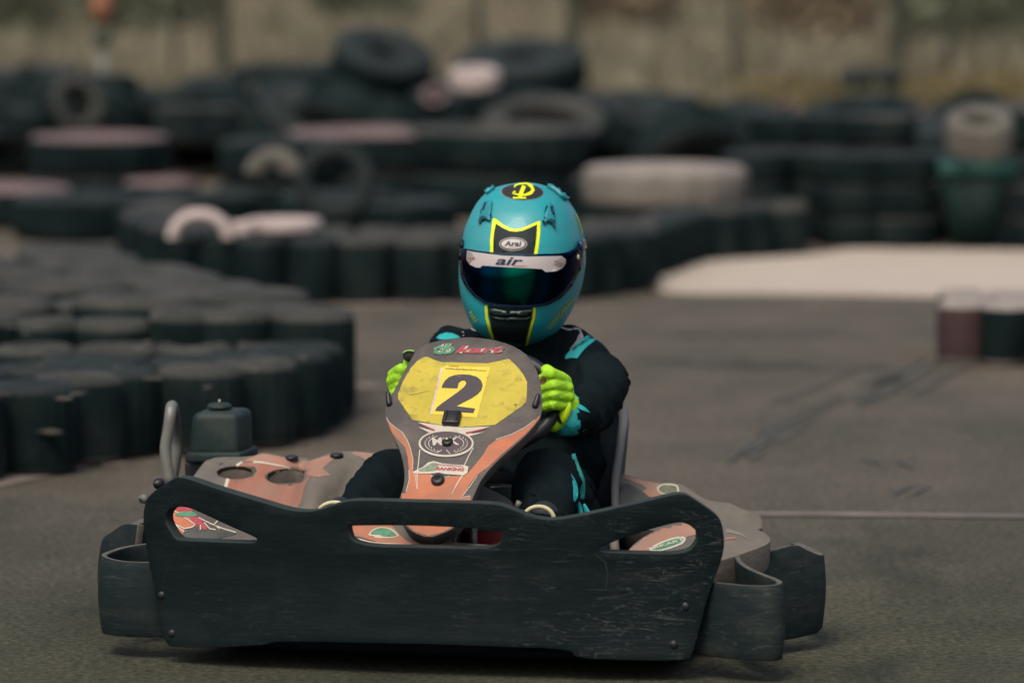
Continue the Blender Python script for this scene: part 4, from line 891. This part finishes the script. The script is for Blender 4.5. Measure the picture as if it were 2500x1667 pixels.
TY = {}
def tyre_mesh(kind, R, w, mt, ms, lug, seed, inner=.56):
    prof = [(inner, -.30), (inner + .03, -.44), (.74, -.5), (.90, -.47), (.975, -.40), (1, -.30), (1, -.1), (1, .1), (1, .30), (.975, .40), (.90, .47), (.74, .5), (inner + .03, .44), (inner, .30), (inner + .05, .1), (inner + .05, -.1)]
    slots = [1, 1, 1, 1, 0, 0, 0, 0, 0, 1, 1, 1, 1, 1, 1, 1]
    rnd = random.Random(seed); ph = rnd.random() * 6
    def mod(a, j, r, z):
        if 4 <= j <= 9:
            sc = min(1, abs(math.sin(a * lug / 2 + ph)) * 1.6) * (.05 if lug > 20 else .035) * R * (.7 + .5 * math.sin(a * 2.3 + ph))
            g = -.012 * R if math.sin(a * lug * 3 + ph) > .55 else 0
            return -.035 * R + sc + g
        return .008 * R * math.sin(3 * a + ph)
    o = lathe('t', [(r * R, z * w + w / 2) for r, z in prof], [mt, ms], None, (300 if R > .4 else 120) if lug else 72, mid=True, slots=slots, mod=mod)
    me = o.data; bpy.data.objects.remove(o); return me
def tyre(x, y, z, R, w, kind='dark', label=None, group=None, rot=None, yaw=None, lug=14, name='tyre', inner=.56):
    key = (kind, round(R, 2), round(w, 2), lug, inner)
    if key not in TY:
        mt, ms = {'dark': (tread, wall_), 'black': (tread, wallD), 'white': (whitet, whitet), 'whited': (whited, whitem), 'topwhite': (tread, whitem), 'toppink': (tread, pinkt), 'red': (redt, whitem), 'beige': (beigem, beigem), 'grey': (treadB, wall_)}[kind]
        TY[key] = tyre_mesh(kind, R, w, mt, ms, lug, len(TY), inner)
    o = bpy.data.objects.new(name, TY[key]); COL.objects.link(o)
    M = Matrix.Translation((x, y, z)) @ (rot if rot else Matrix.Identity(4)) @ Matrix.Rotation(random.uniform(0, 6) if yaw is None else yaw, 4, 'Z')
    o.matrix_world = M
    return tag(o, label, 'tyre', group)
def lay(cx, yb, z0, R, w, kind='dark', label=None, group=None, **k):
    """a tyre lying flat: cx, yb = where its nearest foot shows on the print"""
    p = GD(cx, yb, z0); return tyre(p.x, p.y + R, z0, R, w, kind, label, group, **k)
def lay0(cx, yb, z0, R, w, kind='dark', label=None, group=None, **k):
    p = GD(cx, yb, 0); return tyre(p.x, p.y + R, z0, R, w, kind, label, group, **k)
A = 'truck tyres lying flat along the near left corner'
def along(path, step_m, z0=0):
    P = [GD(*q) for q in path]; out = []; acc = 0
    for a_, b_ in zip(P, P[1:]):
        ln = (b_ - a_).length
        while acc < ln: out.append(a_.lerp(b_, acc / ln)); acc += step_m
        acc -= ln
    return out
def rank(path, R, off, kinds, lb, g, w=.235, seed=1, inner=.3, lug=8, dw=0):
    rnd = random.Random(seed)
    for q in along(path, R * 1.86):
        r = round(R * rnd.uniform(.93, 1.0), 2); tyre(q.x + rnd.uniform(-.01, .01), q.y + R + off, 0, r, w + round(rnd.uniform(0, dw), 2), rnd.choice(kinds), lb, g, lug=lug, inner=inner)
NB = 'black tyres of the near left block, white line at its foot'
rank([(-110, 1116), (60, 1098), (215, 1066)], .13, 0, ['grey', 'black'], 'black tyre of the block at the left edge, a white line at its foot', NB, seed=61, lug=22)
rank([(-110, 1076), (60, 1060), (215, 1030)], .13, .26, ['black'], 'dark tyre in the second row of the block at the left edge', 'second row of the left edge block', seed=62, w=.22, lug=0)
NP = [(262, 1057), (400, 1056), (520, 1046), (600, 1032), (655, 1015), (695, 990), (712, 950), (712, 930)]
rank(NP, .125, 0, ['black', 'black', 'grey'], 'black tyre in the front row of the near left wall behind the tank', 'front row of the near left wall', seed=63, lug=22)
rank([(230, 1035), (400, 1034), (520, 1022), (600, 1008), (640, 996)], .12, .15, ['black', 'grey'], 'black tyre in the second row of the near left wall, torn scraps on it', 'second row of the near left wall', seed=64, w=.225, lug=0)
rank([(60, 1010), (300, 1010), (620, 1000)], .12, .22, ['black', 'grey'], 'dark tyre in the third row of the near left wall, only its top showing', 'third row of the near left wall', seed=65, w=.23, lug=0)
def deep(cx, d, R, w, kind, lb, g, **k):
    p = W(cx * q_, 800 * q_, d); return tyre(p.x, d + R, 0, R, w, kind, lb, g, **k)
for cx, R, h_, kd in ((715, .125, .315, 'dark'), (520, .125, .32, 'dark'), (420, .11, .315, 'dark'), (250, .12, .285, 'dark'), (100, .10, .29, 'dark'), (-40, .12, .30, 'dark')):
    deep(cx, 14.30, R, h_, kd, 'tall dusty topped tyre along the back of the near left wall', 'tall back row of the near left wall', inner=.2, lug=14)
random.seed(19)
for k_ in range(9):
    d = 14.72 + k_ * .41; xr = (790, 720, 600, 520, 450, 370, 330, 290, 280)[k_]; x_ = xr - 11700 / d * .20
    while x_ > -140:
        R = random.choice((.19, .20, .21)); deep(x_, d, R, .305 - k_ * .012 + random.choice((-.03, 0, .01)), random.choice(('dark', 'dark', 'grey')), 'flat dusty tyre in the middle of the left platform, its lit sidewall up', 'flat dusty tyres of the left platform', lug=10, inner=.22)
        x_ -= 11700 / d * (.40 + random.uniform(0, .03))
random.seed(3)
# torn rubber scraps on the near barrier
def scrap(x, y, z, s):
    bm = bmesh.new(); bmesh.ops.create_icosphere(bm, subdivisions=2, radius=s); ax = random.uniform(1, 3.2); rz = Matrix.Rotation(random.uniform(0, 3), 3, 'Z')
    for v in bm.verts: v.co = rz @ (Vector((v.co.x * ax, v.co.y, v.co.z * .35)) * (1 + .9 * noise.noise(v.co * 60 + Vector((x, y, 0)) * 9)))
    p = GD(x, y, z); bmesh.ops.translate(bm, verts=bm.verts, vec=p); return bmobj('rubber_scrap', bm, scrapm, None, False)
scrapm = mat('torn_rubber_pale', (.075, .066, .058), .9, var=.5, scale=30)
for i, (x, y, z) in enumerate(((90, 812, .29), (92, 838, .24), (30, 750, .29), (60, 765, .29), (315, 800, .26), (335, 785, .27), (440, 800, .26), (410, 852, .24), (265, 845, .24), (352, 868, .24), (180, 905, .24), (150, 915, .24), (8, 905, .24), (475, 890, .24), (590, 850, .24), (640, 830, .25), (690, 820, .26))):
    tag(scrap(x, y, z, random.uniform(.007, .014)), 'pale scrap of torn rubber lying on the near left tyres', 'rubber scrap', 'torn scraps on the near left tyres')
sp = scrap(122, 985, .12, .014); sp.name = 'plastic_tag'
tag(sp, 'pale tag stuck on the tread of the leftmost near tyre', 'tag'); sp.location = (0, -.06, 0)
# middle wall
B = 'truck tyres of the wall behind the driver'
def mid(cx, yb, R, lb, kind='black', w=.235, z0=0): return lay(cx, yb, z0, R, w, kind, lb, B, inner=.30)
MP = [(318, 625), (350, 648), (395, 668), (470, 686), (600, 697), (1060, 702), (1300, 692), (1490, 668)]
rank(MP, .105, 0, ['black', 'black', 'grey'], 'small black tyre in the front row of the middle wall beside the helmet', 'front row of the middle wall', seed=21)
for k, o_ in enumerate((.20, .41, .62)):
    rank([(x_ + (12 if k % 2 else 25), y_) for x_, y_ in MP], .105, o_, ['dark', 'grey', 'dark'], 'small dusty tyre just behind the middle wall, only its top showing', 'ranks behind the middle wall', w=.228, seed=30 + k)
RP = [(1500, 640), (1530, 625), (1580, 608), (1700, 598), (1890, 590)]
rank(RP, .095, 0, ['black', 'black', 'grey'], 'small black tyre in the front row of the back wall above the kerb island', 'front row of the back wall', w=.21, seed=41)
for k, o_ in enumerate((.18, .37)):
    rank([(x_ + (12 if k % 2 else 0), y_) for x_, y_ in RP], .095, o_, ['grey', 'black', 'dark'], 'small tyre in the ranks behind the back wall, only its top showing', 'ranks behind the back wall', w=.205, seed=50 + k)
lay(1445, 545, 0, .25, .25, 'dark', 'dusty flat tyre right of the helmet with a lit pale top', None, inner=.2)
# white painted arcs on the middle wall
def stand(cx, yb, z0, R, w, kind, label, group=None, turn=0, lean=0, name='tyre', inner=.62):
    p = GD(cx, yb, z0); rot = Matrix.Rotation(turn, 4, 'Z') @ Matrix.Rotation(PI / 2 + lean, 4, 'X')
    return tyre(p.x, p.y, z0 + R, R, w, kind, label, group, rot=rot, lug=0, inner=inner, yaw=0)
def half(p, R, w, zs, kind, label, turn=0, inner=.62):
    o = tyre(0, 0, 0, R, w, kind, label, None, rot=Matrix.Identity(4), lug=0, inner=inner, yaw=0); o.data = o.data.copy(); o.name = 'half_tyre'
    bm = bmesh.new(); bm.from_mesh(o.data); bmesh.ops.transform(bm, matrix=Matrix.Diagonal((1, 1, zs, 1)) @ Matrix.Rotation(PI / 2, 4, 'X'), verts=bm.verts)
    g = bm.verts[:] + bm.edges[:] + bm.faces[:]; r = bmesh.ops.bisect_plane(bm, geom=g, plane_co=(0, 0, 0), plane_no=(0, 0, -1), clear_outer=True)
    bmesh.ops.holes_fill(bm, edges=[e for e in bm.edges if e.is_boundary]); bm.to_mesh(o.data); bm.free()
    o.matrix_world = Matrix.Translation(p) @ Matrix.Rotation(turn, 4, 'Z'); o['category'] = 'half tyre'
half(GD(463, 543, .225), .125, .12, .85, 'white', 'white painted half tyre standing like an arch on the left middle wall')
lay(648, 539, .235, .145, .05, 'white', 'white painted tyre lying flat, right of the white arch', None, lug=0)
lay(558, 541, .235, .04, .05, 'white', 'small white painted block between the white arch and the flat white tyre', None, lug=0)
# right foreground block
lay(2216, 840, 0, .085, .20, 'red', 'dull red tyre at the left end of the right edge block', None, inner=.1, lug=8)
for i, (cx, yb) in enumerate(((2318, 845), (2430, 858))): lay(cx, yb, 0, .085, .20, 'topwhite', ('black tyre with white painted top beside the dull red one', 'black white topped tyre cut by the right picture edge')[i], 'painted tyres at the right edge', inner=.1, lug=8)
for k in range(3): rank([(2240 + 30 * (k % 2), 842), (2500, 850)], .085, .15 + .15 * k, ['topwhite'], 'white topped tyre behind the front row of the right edge block', 'rear rows of the right edge block', w=.20, seed=70 + k, inner=.1, lug=0)
# big pale tyre above the back wall
mid(1535, 520, .335, 'low black tyre carrying the big white painted tyre', w=.18)
lay(1535, 487, .18, .345, .17, 'whited', 'big white painted tyre lying on the back wall, right above the helmet', None, inner=.35)
# second belt: stacks between the middle wall and the heap
def stackL(cx, yb, R, w, n, kinds, d):
    wd = {1: ['single'], 2: ['bottom', 'top'], 3: ['bottom', 'middle', 'top'], 4: ['bottom', 'second', 'third', 'top']}[n]
    for k in range(n):
        lb = f'{wd[k]} tyre of the stack {d}' if n > 1 else f'tyre {d}'
        lay0(cx + random.uniform(-5, 5), yb, k * w, R, w * .985, kinds[k % len(kinds)], lb, 'stacked tyres between middle wall and heap', inner=.4)
stackL(215, 500, .33, .18, 2, ['black', 'toppink'], 'at upper left with a long faded pink top')
stackL(-20, 530, .33, .18, 1, ['toppink'], 'with a pink painted top at the upper left picture edge')
stackL(180, 560, .30, .19, 1, ['black'], 'with a plain dark side below the pink topped stack')
stackL(360, 520, .17, .2, 1, ['toppink'], 'with a pale pink top left of the white arch')
stackL(450, 540, .26, .17, 1, ['black'], 'in shadow directly above the white arch')
stackL(640, 525, .28, .19, 2, ['black', 'black'], 'under the beige hump')
half(GD(630, 392, .36), .115, .14, .8, 'beige', 'dull beige half tyre like a hump, left of the dark hole', inner=.2)
stackL(850, 500, .40, .19, 2, ['black', 'toppink'], 'with a pale pink rim above and left of the helmet')
stackL(860, 560, .34, .17, 1, ['black'], 'whose pale edge shows left of the helmet crown')
stackL(1130, 505, .42, .2, 2, ['black', 'dark'], 'directly above the helmet crown')
for i, (cx, yb, R, n) in enumerate(((1740, 566, .15, 3), (1850, 560, .16, 3), (1965, 572, .16, 3), (2075, 572, .15, 3), (2160, 556, .12, 2), (1800, 545, .16, 4), (1920, 545, .16, 4), (2030, 548, .16, 4), (2360, 575, .14, 2), (2320, 556, .14, 3))):
    for k in range(n): lay0(cx + random.uniform(-5, 5), yb, k * .13, R, .128, random.choice(('black', 'black', 'black', 'grey')), 'black tyre in the dark stacks between the big white tyre and the green bin', 'dark stacked wall at right', inner=.3, lug=0)
stackL(2410, 560, .36, .19, 3, ['grey', 'black', 'dark'], 'behind the green bin at the right edge')
stackL(2260, 540, .34, .17, 2, ['grey', 'black', 'black'], 'behind the green bin, carrying the grey tyre')
p = W(770 * q_, 402 * q_, 20.9); tyre(p.x, p.y, p.z - .03, .17, .14, 'black', 'black tyre on edge with a dark round hole, above the flat white tyre', None, rot=Matrix.Rotation(PI / 2 - .1, 4, 'X'), lug=0, inner=.52)
lay(770, 560, 0, .25, .20, 'black', 'low black tyre under the upright one with the dark hole', None, inner=.3)
p = W(2248 * q_, 345 * q_, 20.75); tyre(p.x, p.y, p.z, .14, .15, 'beige', 'grey tyre with a dark hole resting above the green bin', None, rot=Matrix.Rotation(.35, 4, 'X'), lug=0, inner=.5)
# the heap
def heap(region, n, desc, group, zmax, seed, d0, d1, R=(.26, .34)):
    rnd = random.Random(seed); k = 0
    while k < n:
        x = rnd.uniform(region[0][0], region[-1][0])
        for (xa, ya), (xb, yb) in zip(region, region[1:]):
            if xa <= x <= xb: top = ya + (yb - ya) * (x - xa) / (xb - xa)
        tilt = rnd.choice((0, 0, .2, .4, .6, .9)) + rnd.uniform(-.1, .15); d = rnd.uniform(d0, d1); ext = 11700 / d * (.25 * abs(math.sin(tilt)) + .12)
        yb_ = rnd.uniform(top + ext, max(top + ext + 12, zmax))
        p = W(x * q_, yb_ * q_, d); Rr = rnd.choice((.22, .26, .30))
        if p.z < .1: p.z = .1
        rot = Matrix.Rotation(rnd.uniform(0, 6.28), 4, 'Z') @ Matrix.Rotation(tilt, 4, 'X')
        tyre(p.x, p.y, p.z, Rr, .20, 'black' if rnd.random() < .93 else 'grey', desc, group, rot=rot, lug=0, inner=.36); k += 1
heap([(-60, 300), (0, 280), (60, 265)], 4, 'dark tyre tipped in the small pile at the upper left picture edge', 'small pile at the upper left edge', 330, 11, 25.5, 27)
heap([(60, 160), (200, 160), (390, 172), (400, 230)], 14, 'dark blurred tyre in the heap at left around the grey marker pole', 'heap around the marker pole', 330, 12, 26, 28)
heap([(400, 225), (520, 205), (600, 170), (640, 158), (720, 170), (830, 160), (870, 140), (900, 150), (930, 175), (990, 205)], 44, 'dark blurred tyre in the tall jumbled heap left of the helmet', 'tall heap left of the helmet', 350, 13, 25.5, 29)
heap([(990, 210), (1060, 225), (1130, 190), (1160, 175), (1240, 220), (1330, 240), (1370, 225), (1500, 240)], 30, 'dark blurred tyre in the jumbled heap above the helmet', 'heap above the helmet', 340, 14, 25.5, 28)
heap([(1500, 262), (1600, 262), (1760, 258), (1900, 290), (2150, 305)], 32, 'dark blurred tyre in the low heap above the big white tyre', 'low heap at right', 400, 15, 24, 27)
heap([(2150, 310), (2300, 310), (2420, 295)], 7, 'dark blurred tyre in the pile at the right edge above the green bin', 'pile above the green bin', 400, 16, 25, 27)
def single(x, y, d, R, w, kind, label, rx=0, rz=0, inner=.56):
    p = W(x * q_, y * q_, d); tyre(p.x, p.y, p.z, R, w, kind, label, None, rot=Matrix.Rotation(rz, 4, 'Z') @ Matrix.Rotation(rx, 4, 'X'), lug=0, inner=inner)
single(868, 195, 26.5, .28, .22, 'black', 'black tyre at the very peak of the tall heap, tilted', .45, .5, .3)
single(1200, 205, 26.2, .34, .19, 'black', 'big black tyre leaning down to the right on the heap above the helmet', .25, -.2, .3)
single(1250, 318, 25.0, .32, .12, 'grey', 'grey tyre lying flat with its dark hole showing, right above the helmet', .32, 0)
single(1090, 205, 25.3, .125, .10, 'white', 'small white painted tyre cap on top of the heap above the helmet', .15, 0)
single(1000, 240, 25.2, .07, .08, 'toppink', 'small pinkish tyre end left of the white cap on the heap', .8, 0)
single(150, 262, 25.5, .15, .18, 'grey', 'pale blue grey tyre in the heap left of the marker pole', 1.2, .5)
single(1930, 345, 24.4, .13, .10, 'toppink', 'faded pinkish tyre low in the heap, left of the two dark stacks', .5, .3)
single(2070, 350, 24.4, .11, .10, 'toppink', 'faded pinkish tyre low in the heap, left of the green bin', .5, -.4)
single(1800, 262, 25.2, .06, .10, 'toppink', 'small pink painted tyre end standing on the low heap', 1.4, .1)
single(2120, 285, 25.2, .06, .10, 'toppink', 'small pink painted tyre end on the heap, near the bin', 1.4, .1)
single(2000, 218, 30, .20, .14, 'black', 'lone dark green looking tyre lying in the dry grass behind the heap', .1, 0)

# green bin
def bin_():
    p = GD(2240, 568, 0); t = empty('green_bin', Matrix.Translation((p.x, p.y, 0)), 'dark green plastic bin with a lighter rim among the tyres at right', 'bin')
    bm = bmesh.new(); R0, R1 = .095, .148; h = .31
    for i, (hw, z) in enumerate(((R0, 0.0), (R1, h))):
        for sx, sy in ((-1, -1), (1, -1), (1, 1), (-1, 1)): bm.verts.new((sx * hw, sy * hw * .9, z))
    bm.verts.ensure_lookup_table(); v = bm.verts
    bm.faces.new((v[3], v[2], v[1], v[0])); bm.faces.new((v[4], v[5], v[6], v[7]))
    for i in range(4): bm.faces.new((v[i], v[(i + 1) % 4], v[4 + (i + 1) % 4], v[4 + i]))
    bmesh.ops.bevel(bm, geom=list(bm.edges), offset=.02, segments=3, affect='EDGES')
    bmobj('bin_body', bm, mat('dark_green_plastic', (.001, .020, .015), .7, var=.2), t)
    box('rim', (0, 0, h + .015), (.32, .30, .05), mat('green_plastic_rim', (.006, .065, .048), .6, var=.15), t, bev=.02)
bin_()

# ---- dry field, bank, fence and far things
fieldm = mat('dry_grass_ground', (.185, .162, .112), .95, var=.35, scale=.6, dust=(.12, .13, .07), dustamt=.8, dscale=.35, bump=.5, bscale=3)
vs, fs = [], []; nx, ny = 80, 30
for j in range(ny + 1):
    for i in range(nx + 1):
        x = -40 + i; y = 31.5 + (j / ny) ** 1.6 * 110
        hgt = .02 + max(0, (y - 34)) * .006 + .10 * noise.noise(Vector((x * .35, y * .3, 0))) * min(1, (y - 31.5) / 3)
        vs.append((x * (1 + (y - 30) / 60), y, hgt))
for j in range(ny):
    for i in range(nx): a = j * (nx + 1) + i; fs.append((a, a + 1, a + nx + 2, a + nx + 1))
tag(meshobj('dry_grass_bank', vs, fs, fieldm), kind='structure')
def hill(x, y): return .02 + max(0, (y - 34)) * .006
# tussocks: real blades
def tuft(name, n, xr, yr, col, h, seed, label=None):
    rnd = random.Random(seed); V, Fc = [], []
    for _ in range(n):
        x, y = rnd.uniform(*xr), rnd.uniform(*yr); z = hill(x, y)
        for b in range(7):
            a = rnd.uniform(0, 6.3); hh = h * rnd.uniform(.5, 1.2); w_ = rnd.uniform(.02, .05); dx, dy = math.cos(a), math.sin(a); s = len(V); ln = rnd.uniform(.05, .35)
            bx, by = x + rnd.uniform(-.15, .15), y + rnd.uniform(-.15, .15)
            V += [(bx - dy * w_, by + dx * w_, z - .03), (bx + dy * w_, by - dx * w_, z - .03), (bx + dx * ln * hh + dy * w_ * .5, by + dy * ln * hh, z + hh * .7), (bx + dx * ln * hh * 2, by + dy * ln * hh * 2, z + hh)]
            Fc += [(s, s + 1, s + 2), (s, s + 2, s + 3)]
    return tag(meshobj(name, V, Fc, col, smooth=False), kind='stuff')
tuft('dry_grass', 5200, (-13, 13), (32, 60), mat('dry_grass_blades', (.205, .176, .122), .95, var=.3, scale=.5, dust=(.13, .14, .085), dustamt=.8, dscale=.3), .26, 1)
tuft('olive_grass', 700, (-13, -4.6), (27.8, 31), mat('olive_grass_blades', (.075, .08, .02), .9, var=.4, scale=1.5), .35, 2)
tuft('olive_weeds', 900, (1.5, 9), (28.6, 32), mat('olive_weed_blades', (.13, .105, .045), .9, var=.4, scale=1.2), .28, 3)
tuft('green_grass', 1200, (3.2, 12), (47, 55), mat('green_grass_blades', (.10, .13, .06), .9, var=.4, scale=.4), .5, 4)
# fence posts and wire mesh
FY = 33.5
fence = empty('wire_fence', Matrix.Translation((0, FY, 0)), 'wire mesh fence on slim dark posts behind the tyre heaps, dry field beyond', 'fence')
postm = mat('dark_weathered_post', (.034, .038, .026), .85, var=.25, scale=8)
for i, (px, ww) in enumerate(((-130, .14), (512, .15), (1100, .08), (1318, .16), (1690, .08), (2062, .15), (2178, .10), (2500, .12), (400, .07))):
    x = W(px * q_, 150 * q_, FY).x
    box('post', (x, 0, 1.15), (ww * .62, ww * .62, 2.4), postm, fence, bev=.008)
wv, wf = [], []; sp_ = .085; H_ = 2.1; r_ = .0022
for k in range(-26, int(20 / sp_)):
    for sg in (1, -1):
        x0 = -10 + k * sp_; a = Vector((x0 if sg > 0 else x0 + H_, 0, .05)); b = Vector((a.x + sg * H_, 0, .05 + H_))
        if max(a.x, b.x) > 10 or min(a.x, b.x) < -10: continue
        n_ = Vector((-(b - a).z, 0, (b - a).x)).normalized() * r_; s = len(wv); yy = Vector((0, r_ * sg, 0))
        wv += [a + n_ + yy, a - n_ + yy, a - yy * 2, b + n_ + yy, b - n_ + yy, b - yy * 2]; wf += [(s, s + 1, s + 4, s + 3), (s + 1, s + 2, s + 5, s + 4), (s + 2, s, s + 3, s + 5)]
meshobj('wire_mesh', wv, wf, mat('dull_wire', (.10, .10, .085), .6, metal=.3), fence, smooth=False)
def far(name, px0, px1, py0, py1, d, dep, m, label, cat, parts=None):
    a, b = W(px0 * q_, py1 * q_, d), W(px1 * q_, py0 * q_, d)
    e = empty(name, Matrix.Translation(((a.x + b.x) / 2, d, hill(0, d))), label, cat); return e, (b.x - a.x), a.z - hill(0, d), b.z - hill(0, d)
# marker pole with an orange lamp
p = W(236 * q_, 290 * q_, 27.0); e = empty('marker_pole', Matrix.Translation((p.x, 27.0, 0)), 'thin grey marker pole with an orange top, rising from the left heap', 'pole')
zt = W(230 * q_, 12 * q_, 27.0).z
tube('pole', [(0, 0, 0), (0, 0, zt - .12)], .028, mat('grey_pole', (.17, .17, .15), .7, var=.15), e, sm=0)
tube('collar', [(0, 0, zt - .22), (0, 0, zt - .10)], .045, mat('collar_green_grey', (.05, .06, .045), .7), e, sm=0)
lathe('lamp_cap', [(.001, zt - .10), (.05, zt - .10), (.055, zt), (.045, zt + .10), (.001, zt + .13)], mat('orange_lamp_plastic', (.30, .12, .06), .5), e, 20)
# far boards and posts in the field
def board(px0, px1, py0, py1, d, m, label, cat, name, legs=True):
    a, b = W(px0 * q_, py1 * q_, d), W(px1 * q_, py0 * q_, d); cx = (a.x + b.x) / 2; zg = hill(0, d)
    e = empty(name, Matrix.Translation((cx, d, zg)), label, cat)
    box('panel', (0, 0, (a.z + b.z) / 2 - zg), (b.x - a.x, .05, b.z - a.z), m, e, bev=.006)
    if legs:
        for s in (-1, 1): box('leg', (s * (b.x - a.x) * .42, .045, (a.z - zg) / 2), (.05, .04, max(.05, a.z - zg)), postm, e, bev=.004)
    return e
board(1030, 1305, 36, 72, 46, mat('faded_red_white_board', (.36, .22, .19), .8, var=.35, scale=2.5), 'long low faded pink barrier board beyond the fence, above the helmet', 'barrier', 'barrier_board')
board(1585, 1695, -60, 32, 50, mat('dull_maroon_board', (.12, .075, .06), .8, var=.2, scale=1), 'dull maroon board at the top picture edge, right of centre', 'board', 'board')
board(1700, 1710, -60, 45, 50.5, postm, 'thin dark stake beside the maroon board', 'stake', 'stake', False)
board(1350, 1380, 15, 125, 44, mat('pale_post_paint', (.32, .29, .24), .8, var=.15, scale=2), 'pale blurred post right of the thick dark fence post', 'post', 'pale_post', False)
board(1820, 1960, -40, 22, 60, mat('dull_green_board', (.16, .20, .12), .8, var=.15, scale=1), 'dull green board at the top edge, right of the maroon board', 'board', 'board')
def shrub(px, py, d, r, h, m, label, seed):
    rnd = random.Random(seed); c = W(px * q_, py * q_, d); zg = hill(0, d); e = empty('shrub', Matrix.Translation((c.x, d, zg)), label, 'shrub')
    V, Fc = [], []
    for _ in range(700):
        a, t, rr = rnd.uniform(0, 6.3), rnd.uniform(-1, 1), rnd.random() ** .4; s = math.sqrt(1 - t * t)
        q = Vector((r * rr * s * math.cos(a), r * rr * s * math.sin(a), h * .5 + h * .5 * rr * t)); k = len(V); n = Vector((rnd.uniform(-1, 1), rnd.uniform(-1, 1), rnd.uniform(-1, 1))).normalized(); u = n.orthogonal().normalized() * .07; v = n.cross(u).normalized() * .05
        V += [q - u, q - v, q + u, q + v]; Fc.append((k, k + 1, k + 2, k + 3))
    meshobj('foliage', V, Fc, m, e, smooth=False); tube('stem', [(0, 0, 0), (0, 0, h * .6)], .03, postm, e, sm=0)
gf = mat('shrub_leaf_green', (.115, .125, .075), .9, var=.4, scale=2); bf = mat('shrub_leaf_dry', (.20, .15, .09), .9, var=.4, scale=2)
shrub(2290, 150, 40, .9, 1.1, gf, 'grey green shrub at the right, beyond the last fence post', 5)
shrub(2240, 110, 44, .7, .9, gf, 'smaller grey green shrub between the two right fence posts', 6)
shrub(1860, 120, 41, .6, .9, bf, 'dry brown shrub left of the third dark fence post', 7)
shrub(1430, 90, 43, .5, .9, bf, 'dry pale shrub right of the pale blurred post', 8)
shrub(330, 90, 42, .6, .8, gf, 'dull green shrub behind the marker pole', 9)
shrub(20, 110, 42, .5, .9, gf, 'dull green shrub at the left edge beyond the fence', 10)
shrub(830, 40, 45, .5, .7, gf, 'dull green shrub near the top edge above the tall heap', 13)
